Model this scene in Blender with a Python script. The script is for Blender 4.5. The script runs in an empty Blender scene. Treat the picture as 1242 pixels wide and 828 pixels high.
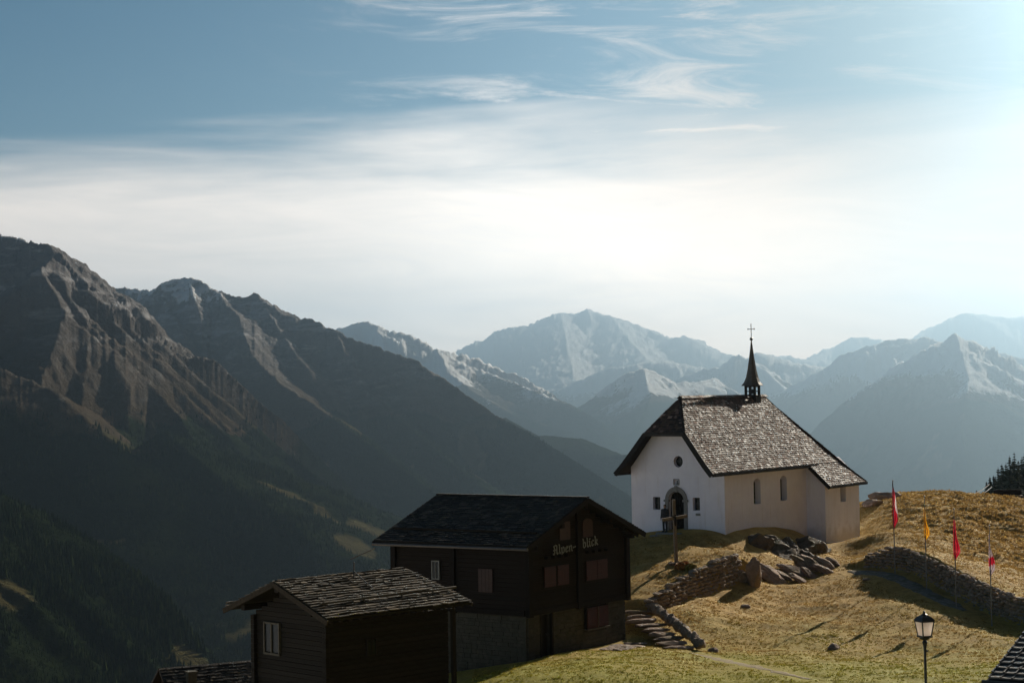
import bpy, math, random
import numpy as np
from mathutils import Vector, Matrix, noise as mnoise
random.seed(7)
RNG = np.random.default_rng(11)
R = math.radians
scn = bpy.context.scene
COL = scn.collection

# ------------------------------------------------------------------ camera
FPX, PITCH, ROLL = 2200.0, R(1.85), R(-1.0)      # pixels of a 1242 wide picture
cF = np.array([0, math.cos(PITCH), math.sin(PITCH)])
_r = np.array([1.0, 0, 0]); _u = np.cross(_r, cF)
cR = math.cos(ROLL)*_r + math.sin(ROLL)*_u
cU = -math.sin(ROLL)*_r + math.cos(ROLL)*_u
cd = bpy.data.cameras.new('camera'); cam = bpy.data.objects.new('camera', cd); COL.objects.link(cam)
cd.sensor_width = 36.0; cd.lens = FPX*36/1242; cd.clip_start = 0.5; cd.clip_end = 90000
cam.matrix_world = Matrix(((cR[0], cU[0], -cF[0], 0), (cR[1], cU[1], -cF[1], 0), (cR[2], cU[2], -cF[2], 0), (0, 0, 0, 1)))
scn.camera = cam

def at(px, py, Y):
    d = cF + cR*(px-621)/FPX - cU*(py-414)/FPX
    return d*(Y/d[1])

# ------------------------------------------------------------------ sun, sky, exposure
SUN_AZ, SUN_EL = 31.0, 22.0
SUN_DIR = Vector((math.sin(R(SUN_AZ))*math.cos(R(SUN_EL)), math.cos(R(SUN_AZ))*math.cos(R(SUN_EL)), math.sin(R(SUN_EL))))
sd = bpy.data.lights.new('sun', 'SUN'); sd.energy = 5.0; sd.angle = R(0.5); sd.color = (1.0, 0.88, 0.72)
so = bpy.data.objects.new('sun', sd); COL.objects.link(so)
so.rotation_euler = (-SUN_DIR).to_track_quat('-Z', 'Y').to_euler()
scn.view_settings.view_transform = 'Standard'; scn.view_settings.look = 'None'
scn.view_settings.gamma = 1.0; scn.view_settings.exposure = EXPOSURE = 0.55
scn.view_settings.use_curve_mapping = False

def N(nt, typ, **kw):
    n = nt.nodes.new(typ)
    for k, v in kw.items():
        if k.startswith('_'): setattr(n, k[1:], v)
        else: n.inputs[k.replace('_', ' ')].default_value = v
    return n
def L(nt, a, b): nt.links.new(a, b)
def MATH(nt, op, a, b=None, c=None, clamp=False):
    n = nt.nodes.new('ShaderNodeMath'); n.operation = op; n.use_clamp = clamp
    for i, v in enumerate((a, b, c)):
        if v is None: continue
        if isinstance(v, (int, float)): n.inputs[i].default_value = v
        else: nt.links.new(v, n.inputs[i])
    return n.outputs[0]
def RAMP(nt, fac, stops, interp='LINEAR'):
    n = nt.nodes.new('ShaderNodeValToRGB'); n.color_ramp.interpolation = interp
    el = n.color_ramp.elements
    while len(el) < len(stops): el.new(0.5)
    for e, (p, c) in zip(el, stops):
        e.position = p; e.color = (*c, 1) if isinstance(c, tuple) else (c, c, c, 1)
    nt.links.new(fac, n.inputs[0]); return n.outputs[0]
def MIX(nt, fac, a, b, blend='MIX'):
    n = nt.nodes.new('ShaderNodeMix'); n.data_type = 'RGBA'; n.blend_type = blend
    for s, v in ((0, fac), (6, a), (7, b)):
        if isinstance(v, (int, float)): n.inputs[s].default_value = v
        elif isinstance(v, tuple): n.inputs[s].default_value = (*v, 1)
        else: nt.links.new(v, n.inputs[s])
    return n.outputs[2]

world = bpy.data.worlds.new('World'); scn.world = world; world.use_nodes = True
wt = world.node_tree; wt.nodes.clear()
sky = N(wt, 'ShaderNodeTexSky', _sky_type='NISHITA', _sun_disc=False, _sun_elevation=R(SUN_EL), _sun_rotation=R(SUN_AZ),
        _altitude=2000, _air_density=1.0, _dust_density=0.1, _ozone_density=1.5)
tc = N(wt, 'ShaderNodeTexCoord'); sp = N(wt, 'ShaderNodeSeparateXYZ'); L(wt, tc.outputs['Generated'], sp.inputs[0])
gx, gy, gz = sp.outputs
el_ = MATH(wt, 'MULTIPLY', MATH(wt, 'ARCSINE', gz), 57.2958)                  # degrees above the horizon
az_ = MATH(wt, 'MULTIPLY', MATH(wt, 'ARCTAN2', gx, gy), 57.2958)              # degrees right of north (+Y)
def cvec(sx, sy, ox=0, oy=0, tilt=0.0):
    c = N(wt, 'ShaderNodeCombineXYZ')
    L(wt, MATH(wt, 'MULTIPLY_ADD', az_, sx, ox), c.inputs[0])
    L(wt, MATH(wt, 'ADD', MATH(wt, 'MULTIPLY_ADD', el_, sy, oy), MATH(wt, 'MULTIPLY', az_, tilt)), c.inputs[1])
    return c.outputs[0]
def wnoise(vec, scale, detail, rough, dist=0.0):
    n = N(wt, 'ShaderNodeTexNoise', Scale=scale, Detail=detail, Roughness=rough, Distortion=dist); L(wt, vec, n.inputs['Vector']); return n.outputs['Fac']
# veil of high cloud below about eight degrees, ragged streaks above it
n1 = wnoise(cvec(0.055, 0.42, 3.1, 1.7, -0.012), 1.0, 6, 0.55, 0.4)
n2 = wnoise(cvec(0.13, 0.75, 9.1, 4.2, 0.03), 1.0, 9, 0.66, 1.3)
n3 = wnoise(cvec(0.02, 0.16, 1.0, 7.7), 1.0, 3, 0.5, 0.2)
def smooth(v, lo, hi):
    n = N(wt, 'ShaderNodeMapRange', _interpolation_type='SMOOTHSTEP'); n.inputs['From Min'].default_value = lo; n.inputs['From Max'].default_value = hi
    L(wt, v, n.inputs['Value']); return n.outputs[0]
edge = MATH(wt, 'ADD', el_, MATH(wt, 'MULTIPLY_ADD', n1, 5.0, -2.5))
edge = MATH(wt, 'ADD', edge, MATH(wt, 'MULTIPLY', az_, -0.05))
veil = MATH(wt, 'SUBTRACT', 1.0, smooth(edge, 6.8, 9.4))
veil = MATH(wt, 'MULTIPLY', veil, MATH(wt, 'MULTIPLY_ADD', n2, 0.5, 0.62, clamp=True))
veil = MATH(wt, 'MULTIPLY', veil, MATH(wt, 'MULTIPLY_ADD', smooth(MATH(wt, 'ABSOLUTE', az_), 35.0, 80.0), -0.62, 1.0))   # unseen veil behind the camera thinned to cut fill light on walls
wisp = MATH(wt, 'MULTIPLY', smooth(n2, 0.47, 0.76), smooth(az_, -9.0, 3.0))
wisp = MATH(wt, 'MULTIPLY', wisp, MATH(wt, 'MULTIPLY_ADD', smooth(az_, 8.0, 15.0), -0.45, 1.0))
wisp = MATH(wt, 'MULTIPLY', wisp, MATH(wt, 'MULTIPLY_ADD', smooth(n3, 0.35, 0.65), 0.5, 0.45))
mask = MATH(wt, 'MAXIMUM', MATH(wt, 'MULTIPLY', veil, 0.95), wisp, clamp=True)
sdot = N(wt, 'ShaderNodeVectorMath', _operation='DOT_PRODUCT'); L(wt, tc.outputs['Generated'], sdot.inputs[0]); sdot.inputs[1].default_value = SUN_DIR
glow = MATH(wt, 'POWER', MATH(wt, 'MAXIMUM', sdot.outputs['Value'], 0.0), 9.0)   # thin cloud scatters sunlight forward
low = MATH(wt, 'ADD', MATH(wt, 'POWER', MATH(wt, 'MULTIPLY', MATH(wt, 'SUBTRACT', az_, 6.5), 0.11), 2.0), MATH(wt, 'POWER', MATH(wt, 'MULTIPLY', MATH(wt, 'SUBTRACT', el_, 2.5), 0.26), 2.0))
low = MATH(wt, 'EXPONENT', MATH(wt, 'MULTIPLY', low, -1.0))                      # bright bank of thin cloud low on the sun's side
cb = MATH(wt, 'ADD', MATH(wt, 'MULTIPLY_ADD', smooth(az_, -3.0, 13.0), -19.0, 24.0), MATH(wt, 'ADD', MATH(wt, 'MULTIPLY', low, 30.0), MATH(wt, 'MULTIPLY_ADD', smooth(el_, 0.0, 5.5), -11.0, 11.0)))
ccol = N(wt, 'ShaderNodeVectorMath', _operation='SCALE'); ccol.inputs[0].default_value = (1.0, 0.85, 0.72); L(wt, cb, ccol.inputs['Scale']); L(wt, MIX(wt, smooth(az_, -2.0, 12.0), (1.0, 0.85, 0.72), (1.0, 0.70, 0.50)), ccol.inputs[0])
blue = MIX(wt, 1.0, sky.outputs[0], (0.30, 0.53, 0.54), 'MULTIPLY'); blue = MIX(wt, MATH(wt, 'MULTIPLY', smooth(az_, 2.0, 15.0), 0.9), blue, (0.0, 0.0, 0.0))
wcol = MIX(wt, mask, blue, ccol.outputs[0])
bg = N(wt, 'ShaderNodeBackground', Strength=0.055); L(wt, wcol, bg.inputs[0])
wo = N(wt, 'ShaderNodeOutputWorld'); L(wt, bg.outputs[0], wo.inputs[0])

# ------------------------------------------------------------------ helpers
def tag(o, label=None, cat=None, group=None, kind=None):
    for k, v in (('label', label), ('category', cat), ('group', group), ('kind', kind)):
        if v: o[k] = v
    return o
def empty(name, loc, rz, label, cat, group=None):
    o = bpy.data.objects.new(name, None); COL.objects.link(o); o.location = loc; o.rotation_euler = (0, 0, rz); o.empty_display_size = 0.3
    return tag(o, label, cat, group)
def copy_tree(o, parent=None):
    c = o.copy(); COL.objects.link(c)
    if parent is not None: c.parent = parent
    for ch in o.children: copy_tree(ch, c)
    return c

class MB:
    """collects faces; every call of a shape gives its vertices one random value (rnd)"""
    def __init__(s): s.v = []; s.f = []; s.r = []
    def add(s, vs, fs, r=None):
        b = len(s.v); r = random.random() if r is None else r
        s.v += [tuple(p) for p in vs]; s.f += [tuple(b+i for i in f) for f in fs]; s.r += [r]*len(vs)
    def box(s, a, b, r=None):
        x0, y0, z0 = a; x1, y1, z1 = b
        s.hexa([(x0,y0,z0),(x1,y0,z0),(x1,y1,z0),(x0,y1,z0),(x0,y0,z1),(x1,y0,z1),(x1,y1,z1),(x0,y1,z1)], r)
    def hexa(s, p, r=None):
        s.add(p, [(0,3,2,1),(4,5,6,7),(0,1,5,4),(1,2,6,5),(2,3,7,6),(3,0,4,7)], r)
    def beam(s, a, b, w, h, up=(0,0,1), r=None):
        a = Vector(a); b = Vector(b); d = (b-a).normalized(); side = d.cross(Vector(up)).normalized()*w/2; u = side.cross(d).normalized()*h/2
        s.hexa([a-side-u, b-side-u, b+side-u, a+side-u, a-side+u, b-side+u, b+side+u, a+side+u], r)
    def tube(s, pts, rad, n=8, r=None, cap=True):
        pts = [Vector(p) for p in pts]; rad = rad if isinstance(rad, (list, tuple)) else [rad]*len(pts)
        vs = []; fs = []
        for i, p in enumerate(pts):
            d = (pts[min(i+1, len(pts)-1)]-pts[max(i-1, 0)]).normalized()
            e = Vector((1,0,0)) if abs(d.x) < 0.8 else Vector((0,1,0)); x = d.cross(e).normalized(); y = d.cross(x)
            for k in range(n):
                t = 2*math.pi*k/n; vs.append(p+(x*math.cos(t)+y*math.sin(t))*rad[i])
            if i:
                for k in range(n): fs.append(((i-1)*n+k, i*n+k, i*n+(k+1) % n, (i-1)*n+(k+1) % n))
        if cap: fs.append(tuple(range(n))); fs.append(tuple(range((len(pts)-1)*n, len(pts)*n))[::-1])
        s.add(vs, fs, r)
    def lathe(s, c, prof, n=16, r=None):
        c = Vector(c); s.tube([c+Vector((0,0,z)) for _, z in prof], [max(q, .001) for q, _ in prof], n, r)
    def prism(s, poly, off, r=None):
        n = len(poly); off = Vector(off); vs = [Vector(p) for p in poly]; vs += [p+off for p in vs]
        s.add(vs, [tuple(range(n))[::-1], tuple(range(n, 2*n))]+[(i, (i+1) % n, n+(i+1) % n, n+i) for i in range(n)], r)
    def build(s, name, mat, parent=None, smooth=False, fix=True):
        me = bpy.data.meshes.new(name); me.from_pydata(s.v, [], s.f)
        at_ = me.attributes.new('rnd', 'FLOAT', 'POINT'); at_.data.foreach_set('value', np.array(s.r, dtype=np.float32))
        if fix and len(s.f) < 30000:
            import bmesh
            bm = bmesh.new(); bm.from_mesh(me); bmesh.ops.recalc_face_normals(bm, faces=bm.faces); bm.to_mesh(me); bm.free()
        if smooth: me.polygons.foreach_set('use_smooth', [True]*len(me.polygons))
        me.materials.append(mat); o = bpy.data.objects.new(name, me); COL.objects.link(o)
        if parent is not None: o.parent = parent
        return o

def np_mesh(name, verts, faces, mat, attrs=None, smooth=True):
    me = bpy.data.meshes.new(name); nv, nf, k = len(verts), len(faces), faces.shape[1]
    me.vertices.add(nv); me.vertices.foreach_set('co', np.ascontiguousarray(verts, dtype=np.float32).ravel())
    me.loops.add(nf*k); me.loops.foreach_set('vertex_index', np.ascontiguousarray(faces, dtype=np.int32).ravel())
    me.polygons.add(nf); me.polygons.foreach_set('loop_start', np.arange(0, nf*k, k, dtype=np.int32))
    try: me.polygons.foreach_set('loop_total', np.full(nf, k, dtype=np.int32))
    except Exception: pass
    me.polygons.foreach_set('use_smooth', np.full(nf, smooth))
    for n, a in (attrs or {}).items():
        t = me.attributes.new(n, 'FLOAT', 'POINT'); t.data.foreach_set('value', np.ascontiguousarray(a, dtype=np.float32).ravel())
    me.update(calc_edges=True); me.materials.append(mat)
    o = bpy.data.objects.new(name, me); COL.objects.link(o); return o

# gradient noise in numpy
_g = np.random.default_rng(5); _PERM = _g.permutation(4096).astype(np.int32)
_ang = _g.uniform(0, 6.2831853, 4096).astype(np.float32); _GC, _GS = np.cos(_ang), np.sin(_ang)
def perlin(x, y, seed=0):
    x = np.asarray(x, np.float32); y = np.asarray(y, np.float32); ix, iy = np.floor(x), np.floor(y); fx, fy = x-ix, y-iy; ix = ix.astype(np.int32); iy = iy.astype(np.int32)
    u = fx*fx*fx*(fx*(fx*6-15)+10); v = fy*fy*fy*(fy*(fy*6-15)+10)
    def g(dx, dy):
        a = _PERM[(_PERM[(ix+dx+seed*131) & 4095]+iy+dy) & 4095]; return _GC[a]*(fx-dx)+_GS[a]*(fy-dy)
    a, b, c, d = g(0,0), g(1,0), g(0,1), g(1,1)
    return (a+(b-a)*u+((c+(d-c)*u)-(a+(b-a)*u))*v)*1.5
def fbm(x, y, oct=5, seed=0, gain=0.5, ridged=False):
    s = 0; a = 1; t = 0
    for i in range(oct):
        n = perlin(x*2**i, y*2**i, seed+i*17)
        s = s + a*((1-2*np.abs(n)) if ridged else n); t += a; a *= gain
    return s/t
def sstep(x, lo, hi):
    t = np.clip((x-lo)/(hi-lo), 0, 1); return t*t*(3-2*t)

# ------------------------------------------------------------------ materials
def newmat(name):
    m = bpy.data.materials.new(name); m.use_nodes = True; nt = m.node_tree; nt.nodes.clear()
    out = N(nt, 'ShaderNodeOutputMaterial'); b = N(nt, 'ShaderNodeBsdfPrincipled', Roughness=0.9); L(nt, b.outputs[0], out.inputs[0])
    return m, nt, b
def pos(nt, scale=(1,1,1), obj=True):
    t = N(nt, 'ShaderNodeTexCoord'); m = N(nt, 'ShaderNodeMapping'); m.inputs['Scale'].default_value = scale
    L(nt, t.outputs['Object'], m.inputs[0]); return m.outputs[0]
def tnoise(nt, vec, scale, detail=4, rough=0.55, dist=0.0):
    n = N(nt, 'ShaderNodeTexNoise', Scale=scale, Detail=detail, Roughness=rough, Distortion=dist); L(nt, vec, n.inputs['Vector']); return n.outputs['Fac']
def attr(nt, name):
    return N(nt, 'ShaderNodeAttribute', _attribute_name=name).outputs['Fac']
def bump(nt, b, h, strength, dist):
    n = N(nt, 'ShaderNodeBump', Strength=strength, Distance=dist); L(nt, h, n.inputs['Height']); L(nt, n.outputs[0], b.inputs['Normal'])
def simple(name, c1, c2, scale=8, rough=0.85, bstr=0.3, bdist=0.02, sc=(1,1,1), metal=0.0, spec=None, rndmix=0.0, c3=None):
    m, nt, b = newmat(name); v = pos(nt, sc); n = tnoise(nt, v, scale, 6, 0.6)
    f = RAMP(nt, n, [(0.3, 0.0), (0.7, 1.0)]); col = MIX(nt, f, c1, c2)
    if rndmix: col = MIX(nt, MATH(nt, 'MULTIPLY', attr(nt, 'rnd'), rndmix), col, c3 or c2)
    L(nt, col, b.inputs['Base Color']); b.inputs['Roughness'].default_value = rough; b.inputs['Metallic'].default_value = metal
    if spec is not None: b.inputs['Specular IOR Level'].default_value = spec
    if bstr: bump(nt, b, n, bstr, bdist)
    return m
M = {}
M['plaster'] = simple('plaster', (0.58, 0.50, 0.50), (0.70, 0.62, 0.62), 1.3, 0.92, 0.5, 0.03)
def _weather():
    m, nt, b = newmat('plaster'); v = pos(nt); n = tnoise(nt, v, 1.3, 7, 0.6); st = tnoise(nt, pos(nt, (2.2, 2.2, 0.22)), 1.6, 6, 0.65); f = tnoise(nt, v, 14, 5, 0.6)
    c = MIX(nt, RAMP(nt, n, [(0.3, 0.0), (0.7, 1.0)]), (0.70, 0.68, 0.79), (0.78, 0.76, 0.86)); c = MIX(nt, RAMP(nt, st, [(0.54, 0.0), (0.72, 0.45)]), c, (0.56, 0.50, 0.51))
    s = N(nt, 'ShaderNodeSeparateXYZ'); L(nt, v, s.inputs[0]); lowz = MATH(nt, 'ADD', s.outputs[2], MATH(nt, 'MULTIPLY_ADD', n, 2.2, MATH(nt, 'MULTIPLY', s.outputs[0], 0.0)))
    c = MIX(nt, RAMP(nt, MATH(nt, 'MULTIPLY_ADD', lowz, 0.3, 0.15), [(0.20, 0.45), (0.42, 0.0)]), c, (0.42, 0.37, 0.34)); L(nt, c, b.inputs['Base Color']); bump(nt, b, MATH(nt, 'ADD', n, MATH(nt, 'MULTIPLY', f, .3)), 0.6, 0.04); M['plaster'] = m
_weather()
M['shaded_moss_rock'] = None
M['trim_stone'] = simple('trim_stone', (0.16, 0.15, 0.15), (0.24, 0.23, 0.22), 9, 0.9, 0.5, 0.02)
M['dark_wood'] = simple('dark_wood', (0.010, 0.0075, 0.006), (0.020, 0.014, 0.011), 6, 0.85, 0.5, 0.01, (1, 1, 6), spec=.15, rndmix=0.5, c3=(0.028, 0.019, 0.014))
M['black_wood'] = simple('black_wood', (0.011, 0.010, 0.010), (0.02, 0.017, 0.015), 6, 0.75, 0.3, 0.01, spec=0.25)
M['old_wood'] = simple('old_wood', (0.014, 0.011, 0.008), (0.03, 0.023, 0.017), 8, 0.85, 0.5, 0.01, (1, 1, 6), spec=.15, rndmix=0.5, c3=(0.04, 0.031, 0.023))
M['pale_wood'] = simple('pale_wood', (0.06, 0.047, 0.03), (0.12, 0.094, 0.06), 8, 0.75, 0.4, 0.01)
M['red_shutter'] = simple('red_shutter', (0.034, 0.005, 0.003), (0.055, 0.008, 0.005), 5, 0.7, 0.2, 0.01)
M['brown_shutter'] = simple('brown_shutter', (0.035, 0.013, 0.008), (0.055, 0.021, 0.013), 5, 0.7, 0.2, 0.01)
M['white_paint'] = simple('white_paint', (0.16, 0.16, 0.15), (0.24, 0.23, 0.21), 5, 0.6, 0.1, 0.01)
M['iron'] = simple('iron', (0.012, 0.013, 0.014), (0.025, 0.025, 0.026), 14, 0.45, 0.2, 0.004, spec=0.5)
M['steel'] = simple('steel', (0.16, 0.16, 0.17), (0.24, 0.24, 0.25), 14, 0.45, 0.05, 0.004, metal=0.4)
M['zinc'] = simple('zinc', (0.10, 0.09, 0.085), (0.16, 0.14, 0.13), 6, 0.5, 0.1, 0.01, metal=0.5)
m, nt, b = newmat('window_glass'); b.inputs['Base Color'].default_value = (0.012, 0.015, 0.018, 1); b.inputs['Roughness'].default_value = 0.25; b.inputs['Specular IOR Level'].default_value = .25; M['glass'] = m
def slate(name, lo, hi, lite, rough, p=0.75):
    m, nt, b = newmat(name); v = pos(nt); n = tnoise(nt, v, 5.0, 7, 0.65); r = attr(nt, 'rnd')
    col = MIX(nt, r, lo, hi); col = MIX(nt, RAMP(nt, r, [(p, 0.0), (min(p+.15, 1), 1.0)]), col, lite)
    lich = RAMP(nt, tnoise(nt, v, 2.2, 6, 0.7), [(0.56, 0.0), (0.66, 1.0)]); col = MIX(nt, MATH(nt, 'MULTIPLY', lich, 0.35), col, (0.20, 0.16, 0.09))
    col = MIX(nt, 0.6, col, MIX(nt, n, (0.35, 0.35, 0.35), (1.5, 1.5, 1.5)), 'MULTIPLY')
    L(nt, col, b.inputs['Base Color'])
    L(nt, MATH(nt, 'MULTIPLY_ADD', r, 0.25, rough), b.inputs['Roughness']); bump(nt, b, n, 0.6, 0.02); b.inputs['Specular IOR Level'].default_value = 0.22; return m
M['chapel_slate'] = slate('chapel_slate', (0.030, 0.020, 0.016), (0.115, 0.074, 0.060), (0.32, 0.22, 0.185), 0.66, .84)
M['chalet_slate'] = slate('chalet_slate', (0.015, 0.014, 0.013), (0.036, 0.032, 0.029), (0.08, 0.07, 0.062), 0.65)
M['cabin_slate'] = slate('cabin_slate', (0.035, 0.029, 0.020), (0.085, 0.068, 0.046), (0.15, 0.12, 0.085), 0.65)
M['tile'] = slate('dark_tile', (0.03, 0.03, 0.032), (0.06, 0.058, 0.058), (0.09, 0.085, 0.08), 0.4, 0.9)
def rockmat(name, c1, c2, c3, scale):
    m, nt, b = newmat(name); v = pos(nt); n = tnoise(nt, v, scale, 9, 0.68); n2 = tnoise(nt, v, scale*0.35, 4, 0.6)
    col = MIX(nt, RAMP(nt, n, [(0.35, 0.0), (0.68, 1.0)]), c1, c2); col = MIX(nt, RAMP(nt, n2, [(0.48, 0.0), (0.62, 1.0)]), col, c3)
    col = MIX(nt, MATH(nt, 'MULTIPLY', attr(nt, 'rnd'), 0.45), col, c2)
    L(nt, col, b.inputs['Base Color']); bump(nt, b, n, 0.9, 0.06); b.inputs['Roughness'].default_value = 0.9; b.inputs['Specular IOR Level'].default_value = 0.15; return m
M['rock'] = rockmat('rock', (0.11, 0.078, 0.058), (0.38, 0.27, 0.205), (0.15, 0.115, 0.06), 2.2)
M['wall_stone'] = rockmat('wall_stone', (0.12, 0.09, 0.07), (0.44, 0.34, 0.27), (0.2, 0.16, 0.11), 5)
M['base_stone'] = rockmat('base_stone', (0.05, 0.046, 0.036), (0.10, 0.09, 0.07), (0.065, 0.06, 0.046), 4)
M['mountain_rock_dark'] = None

M['shaded_moss_rock'] = rockmat('shaded_moss_rock', (0.05, 0.045, 0.035), (0.16, 0.125, 0.095), (0.055, 0.055, 0.025), 1.6)  # mossy rock with the outcrop's shade darkened into its colour
def ico(sub=2):
    import bmesh
    bm = bmesh.new(); bmesh.ops.create_icosphere(bm, subdivisions=sub, radius=1.0)
    v = np.array([p.co[:] for p in bm.verts]); f = [tuple(x.index for x in q.verts) for q in bm.faces]; bm.free(); return v, f
ICO = {k: ico(k) for k in (1, 2, 3, 4, 5)}
def add_rock(mb, c, size, sub=2, planes=11, rz=0.0, tiltx=0.0, seed=0, rough=0.05, r=None):
    """angular stone: a ball cut by random planes"""
    g = np.random.default_rng(seed); v, f = ICO[sub]
    n = g.normal(size=(planes, 3)); n /= np.linalg.norm(n, axis=1)[:, None]; d = g.uniform(0.62, 0.95, planes)
    q = v@n.T; rr = np.min(np.where(q > 0.08, d/np.maximum(q, 0.08), 9), axis=1); rr = np.minimum(rr, 1.15)
    if rough: rr = rr*(1+rough*np.array([mnoise.noise(Vector(p*3.1)+Vector((seed*1.7, 0, 0)))*1.6+mnoise.noise(Vector(p*8)+Vector((0, seed*1.3, 0))) for p in v]))
    p = v*rr[:, None]*np.array(size)
    cx, sx = math.cos(tiltx), math.sin(tiltx); p = p@np.array([[1,0,0],[0,cx,-sx],[0,sx,cx]]).T
    cz, sz = math.cos(rz), math.sin(rz); p = p@np.array([[cz,-sz,0],[sz,cz,0],[0,0,1]]).T
    mb.add(p+np.array(c), f, r)
import time; T0=time.time()
# ------------------------------------------------------------------ the mountains: one height field on a polar grid
RIDGES = [ # (name, near slope, far slope, gully amp, gully length, points (px, py, km))
 ('H0', .42, .5, .10, 260, [(-500,470,3.0),(-200,540,3.2),(0,598,3.4),(60,625,3.5),(130,668,3.6),(190,722,3.6),(240,772,3.6),(275,812,3.6),(330,900,3.7)]),
 ('R1a', .75, .7, .34, 330, [(-700,160,7.2),(-300,235,6.9),(-120,255,6.6),(0,284,6.4),(30,290,6.3),(60,296,6.25),(75,301,6.2),(100,318,6.15),(130,342,6.1),(168,392,6.0),(210,428,5.9),(263,477,5.7),(350,550,5.5),(420,604,5.3),(500,650,5.1),(600,740,5.0)]),
 ('R1b', .72, .62, .20, 300, [(72,300,6.2),(49,328,5.95),(80,378,5.8),(108,403,5.7),(133,424,5.6),(168,447,5.5),(215,500,5.3),(250,560,5.1)]),
 ('R1d', .6, .35, .12, 250, [(200,522,5.3),(270,582,5.0),(348,625,4.75),(378,660,4.6),(384,700,4.5),(380,780,4.3)]),
 ('R1c', .35, .5, .08, 250, [(-300,430,5.9),(-80,420,5.6),(60,470,5.4),(150,545,5.2)]),
 ('R2', .75, .7, .34, 420, [(60,380,9.6),(130,348,9.3),(160,350,9.2),(183,352,9.1),(205,341,9.0),(225,335,9.0),(240,338,8.95),(258,350,8.9),(275,356,8.9),(290,360,8.8),(312,357,8.8),(330,372,8.7),(345,381,8.65),(380,388,8.6),(405,400,8.5),(440,417,8.4),(470,425,8.3),(500,434,8.2),(520,450,8.1),(560,474,8.0),(600,502,7.9),(640,523,7.8),(700,560,7.6),(760,598,7.5),(840,660,7.3)]),
 ('R2a', .8, .65, .22, 320, [(262,352,8.9),(290,385,8.4),(305,430,8.0),(340,465,7.6),(380,490,7.3),(430,525,7.0),(478,560,6.8),(527,597,6.6),(580,640,6.5)]),
 ('R2b', .8, .65, .22, 300, [(188,352,9.1),(215,392,8.5),(232,430,8.1),(262,470,7.7)]),
 ('R2c', .8, .65, .22, 300, [(228,336,9.0),(243,385,8.5),(248,430,8.2)]),
 ('R2d', .7, .6, .22, 300, [(405,400,8.5),(425,440,8.2),(440,470,8.0),(500,520,7.6),(560,570,7.3)]),
 ('R2e', .8, .65, .22, 300, [(312,357,8.8),(345,410,8.4),(370,445,8.1)]),
 ('R2t', .5, .5, .12, 300, [(610,505,10.4),(660,527,10.2),(700,530,10.2),(735,538,10.1),(765,548,10.0),(800,566,10.0),(860,600,10)]),
 ('R3', .62, .6, .22, 520, [(340,420,14.5),(400,404,14.2),(425,393,14),(447,391,14),(470,400,13.8),(500,407,13.7),(530,424,13.6),(560,440,13.4),(600,455,13.2),(640,470,13),(690,489,12.8),(730,512,12.6),(780,545,12.6)]),
 ('R3s', .7, .5, .22, 420, [(530,424,13.6),(545,452,12.9),(575,475,12.5),(620,500,12.2),(680,520,12.0)]),
 ('R4', .55, .6, .30, 1100, [(520,462,28),(560,437,28),(585,413,28),(600,400,28),(618,396,28),(636,394,28),(650,400,28),(665,385,28),(680,378,28),(697,380,28),(712,374,28),(728,379,28),(742,384,28),(760,388,28),(785,398,28),(800,405,27.5),(815,412,27),(830,407,26.5),(842,412,26),(860,420,26),(880,428,26),(905,434,26),(940,430,27),(985,436,27),(1010,420,28),(1032,407,28),(1060,410,28),(1090,412,28),(1110,410,28),(1129,403,28),(1150,388,27.5),(1171,378,27),(1200,381,27),(1242,384,27),(1300,380,27),(1400,380,27),(1600,385,27)]),
 ('R4s', .5, .6, .3, 800, [(680,378,28),(690,430,24.5),(700,470,21)]),
 ('R4t', .5, .6, .3, 800, [(742,384,28),(770,420,25),(800,450,22)]),
 ('R5', .55, .55, .24, 600, [(600,520,18.5),(640,490,18),(680,470,18),(730,447,18),(770,440,18),(800,436,18),(850,444,18),(900,460,18)]),
 ('R6', .62, .6, .2, 480, [(660,530,12.4),(700,500,12.2),(722,478,12.1),(742,463,12),(758,451,12),(780,447,12),(795,450,12),(806,457,12),(822,463,12),(850,462,12.2),(870,458,12.5),(885,470,12.5),(930,500,12)]),
 ('R6s', .62, .6, .2, 400, [(780,447,12),(790,480,11.2),(770,520,10.6)]),
 ('R7', .62, .6, .28, 620, [(800,470,15),(820,460,15),(838,452,15),(860,447,15),(880,440,15),(896,429,15),(905,434,15),(927,449,14.8),(950,470,14.5),(985,510,14),(1010,540,13.5)]),
 ('R8', .60, .6, .24, 700, [(890,455,17),(917,427,17),(940,431,17),(970,440,17),(1000,444,17),(1020,448,17)]),
 ('R9', .62, .6, .28, 520, [(930,520,13),(960,492,13.2),(985,462,13.4),(997,448,13.5),(1020,430,13.5),(1040,422,13.5),(1059,418,13.5),(1075,412,13.5),(1090,410,13.5),(1110,411,13.5),(1125,408,13.4),(1144,417,13.3),(1170,425,13.4),(1190,421,13.4),(1218,428,13.3),(1245,436,13),(1300,430,13),(1420,400,13)]),
 ('R10', .66, .62, .16, 420, [(900,600,9.3),(950,556,9.4),(981,527,9.5),(1005,502,9.5),(1032,480,9.5),(1052,466,9.5),(1070,457,9.5),(1090,444,9.5),(1109,430,9.5),(1125,422,9.5),(1140,416,9.5),(1150,409,9.5),(1160,405,9.5),(1168,410,9.5),(1176,416,9.5),(1184,416,9.5),(1192,418,9.5),(1205,426,9.5),(1218,434,9.4),(1230,443,9.4),(1242,451,9.3),(1280,480,9.2),(1400,560,9.0)]),
 ('R10s', .7, .62, .18, 420, [(1160,405,9.5),(1175,460,8.9),(1165,520,8.3),(1180,600,7.8)]),
]
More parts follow.
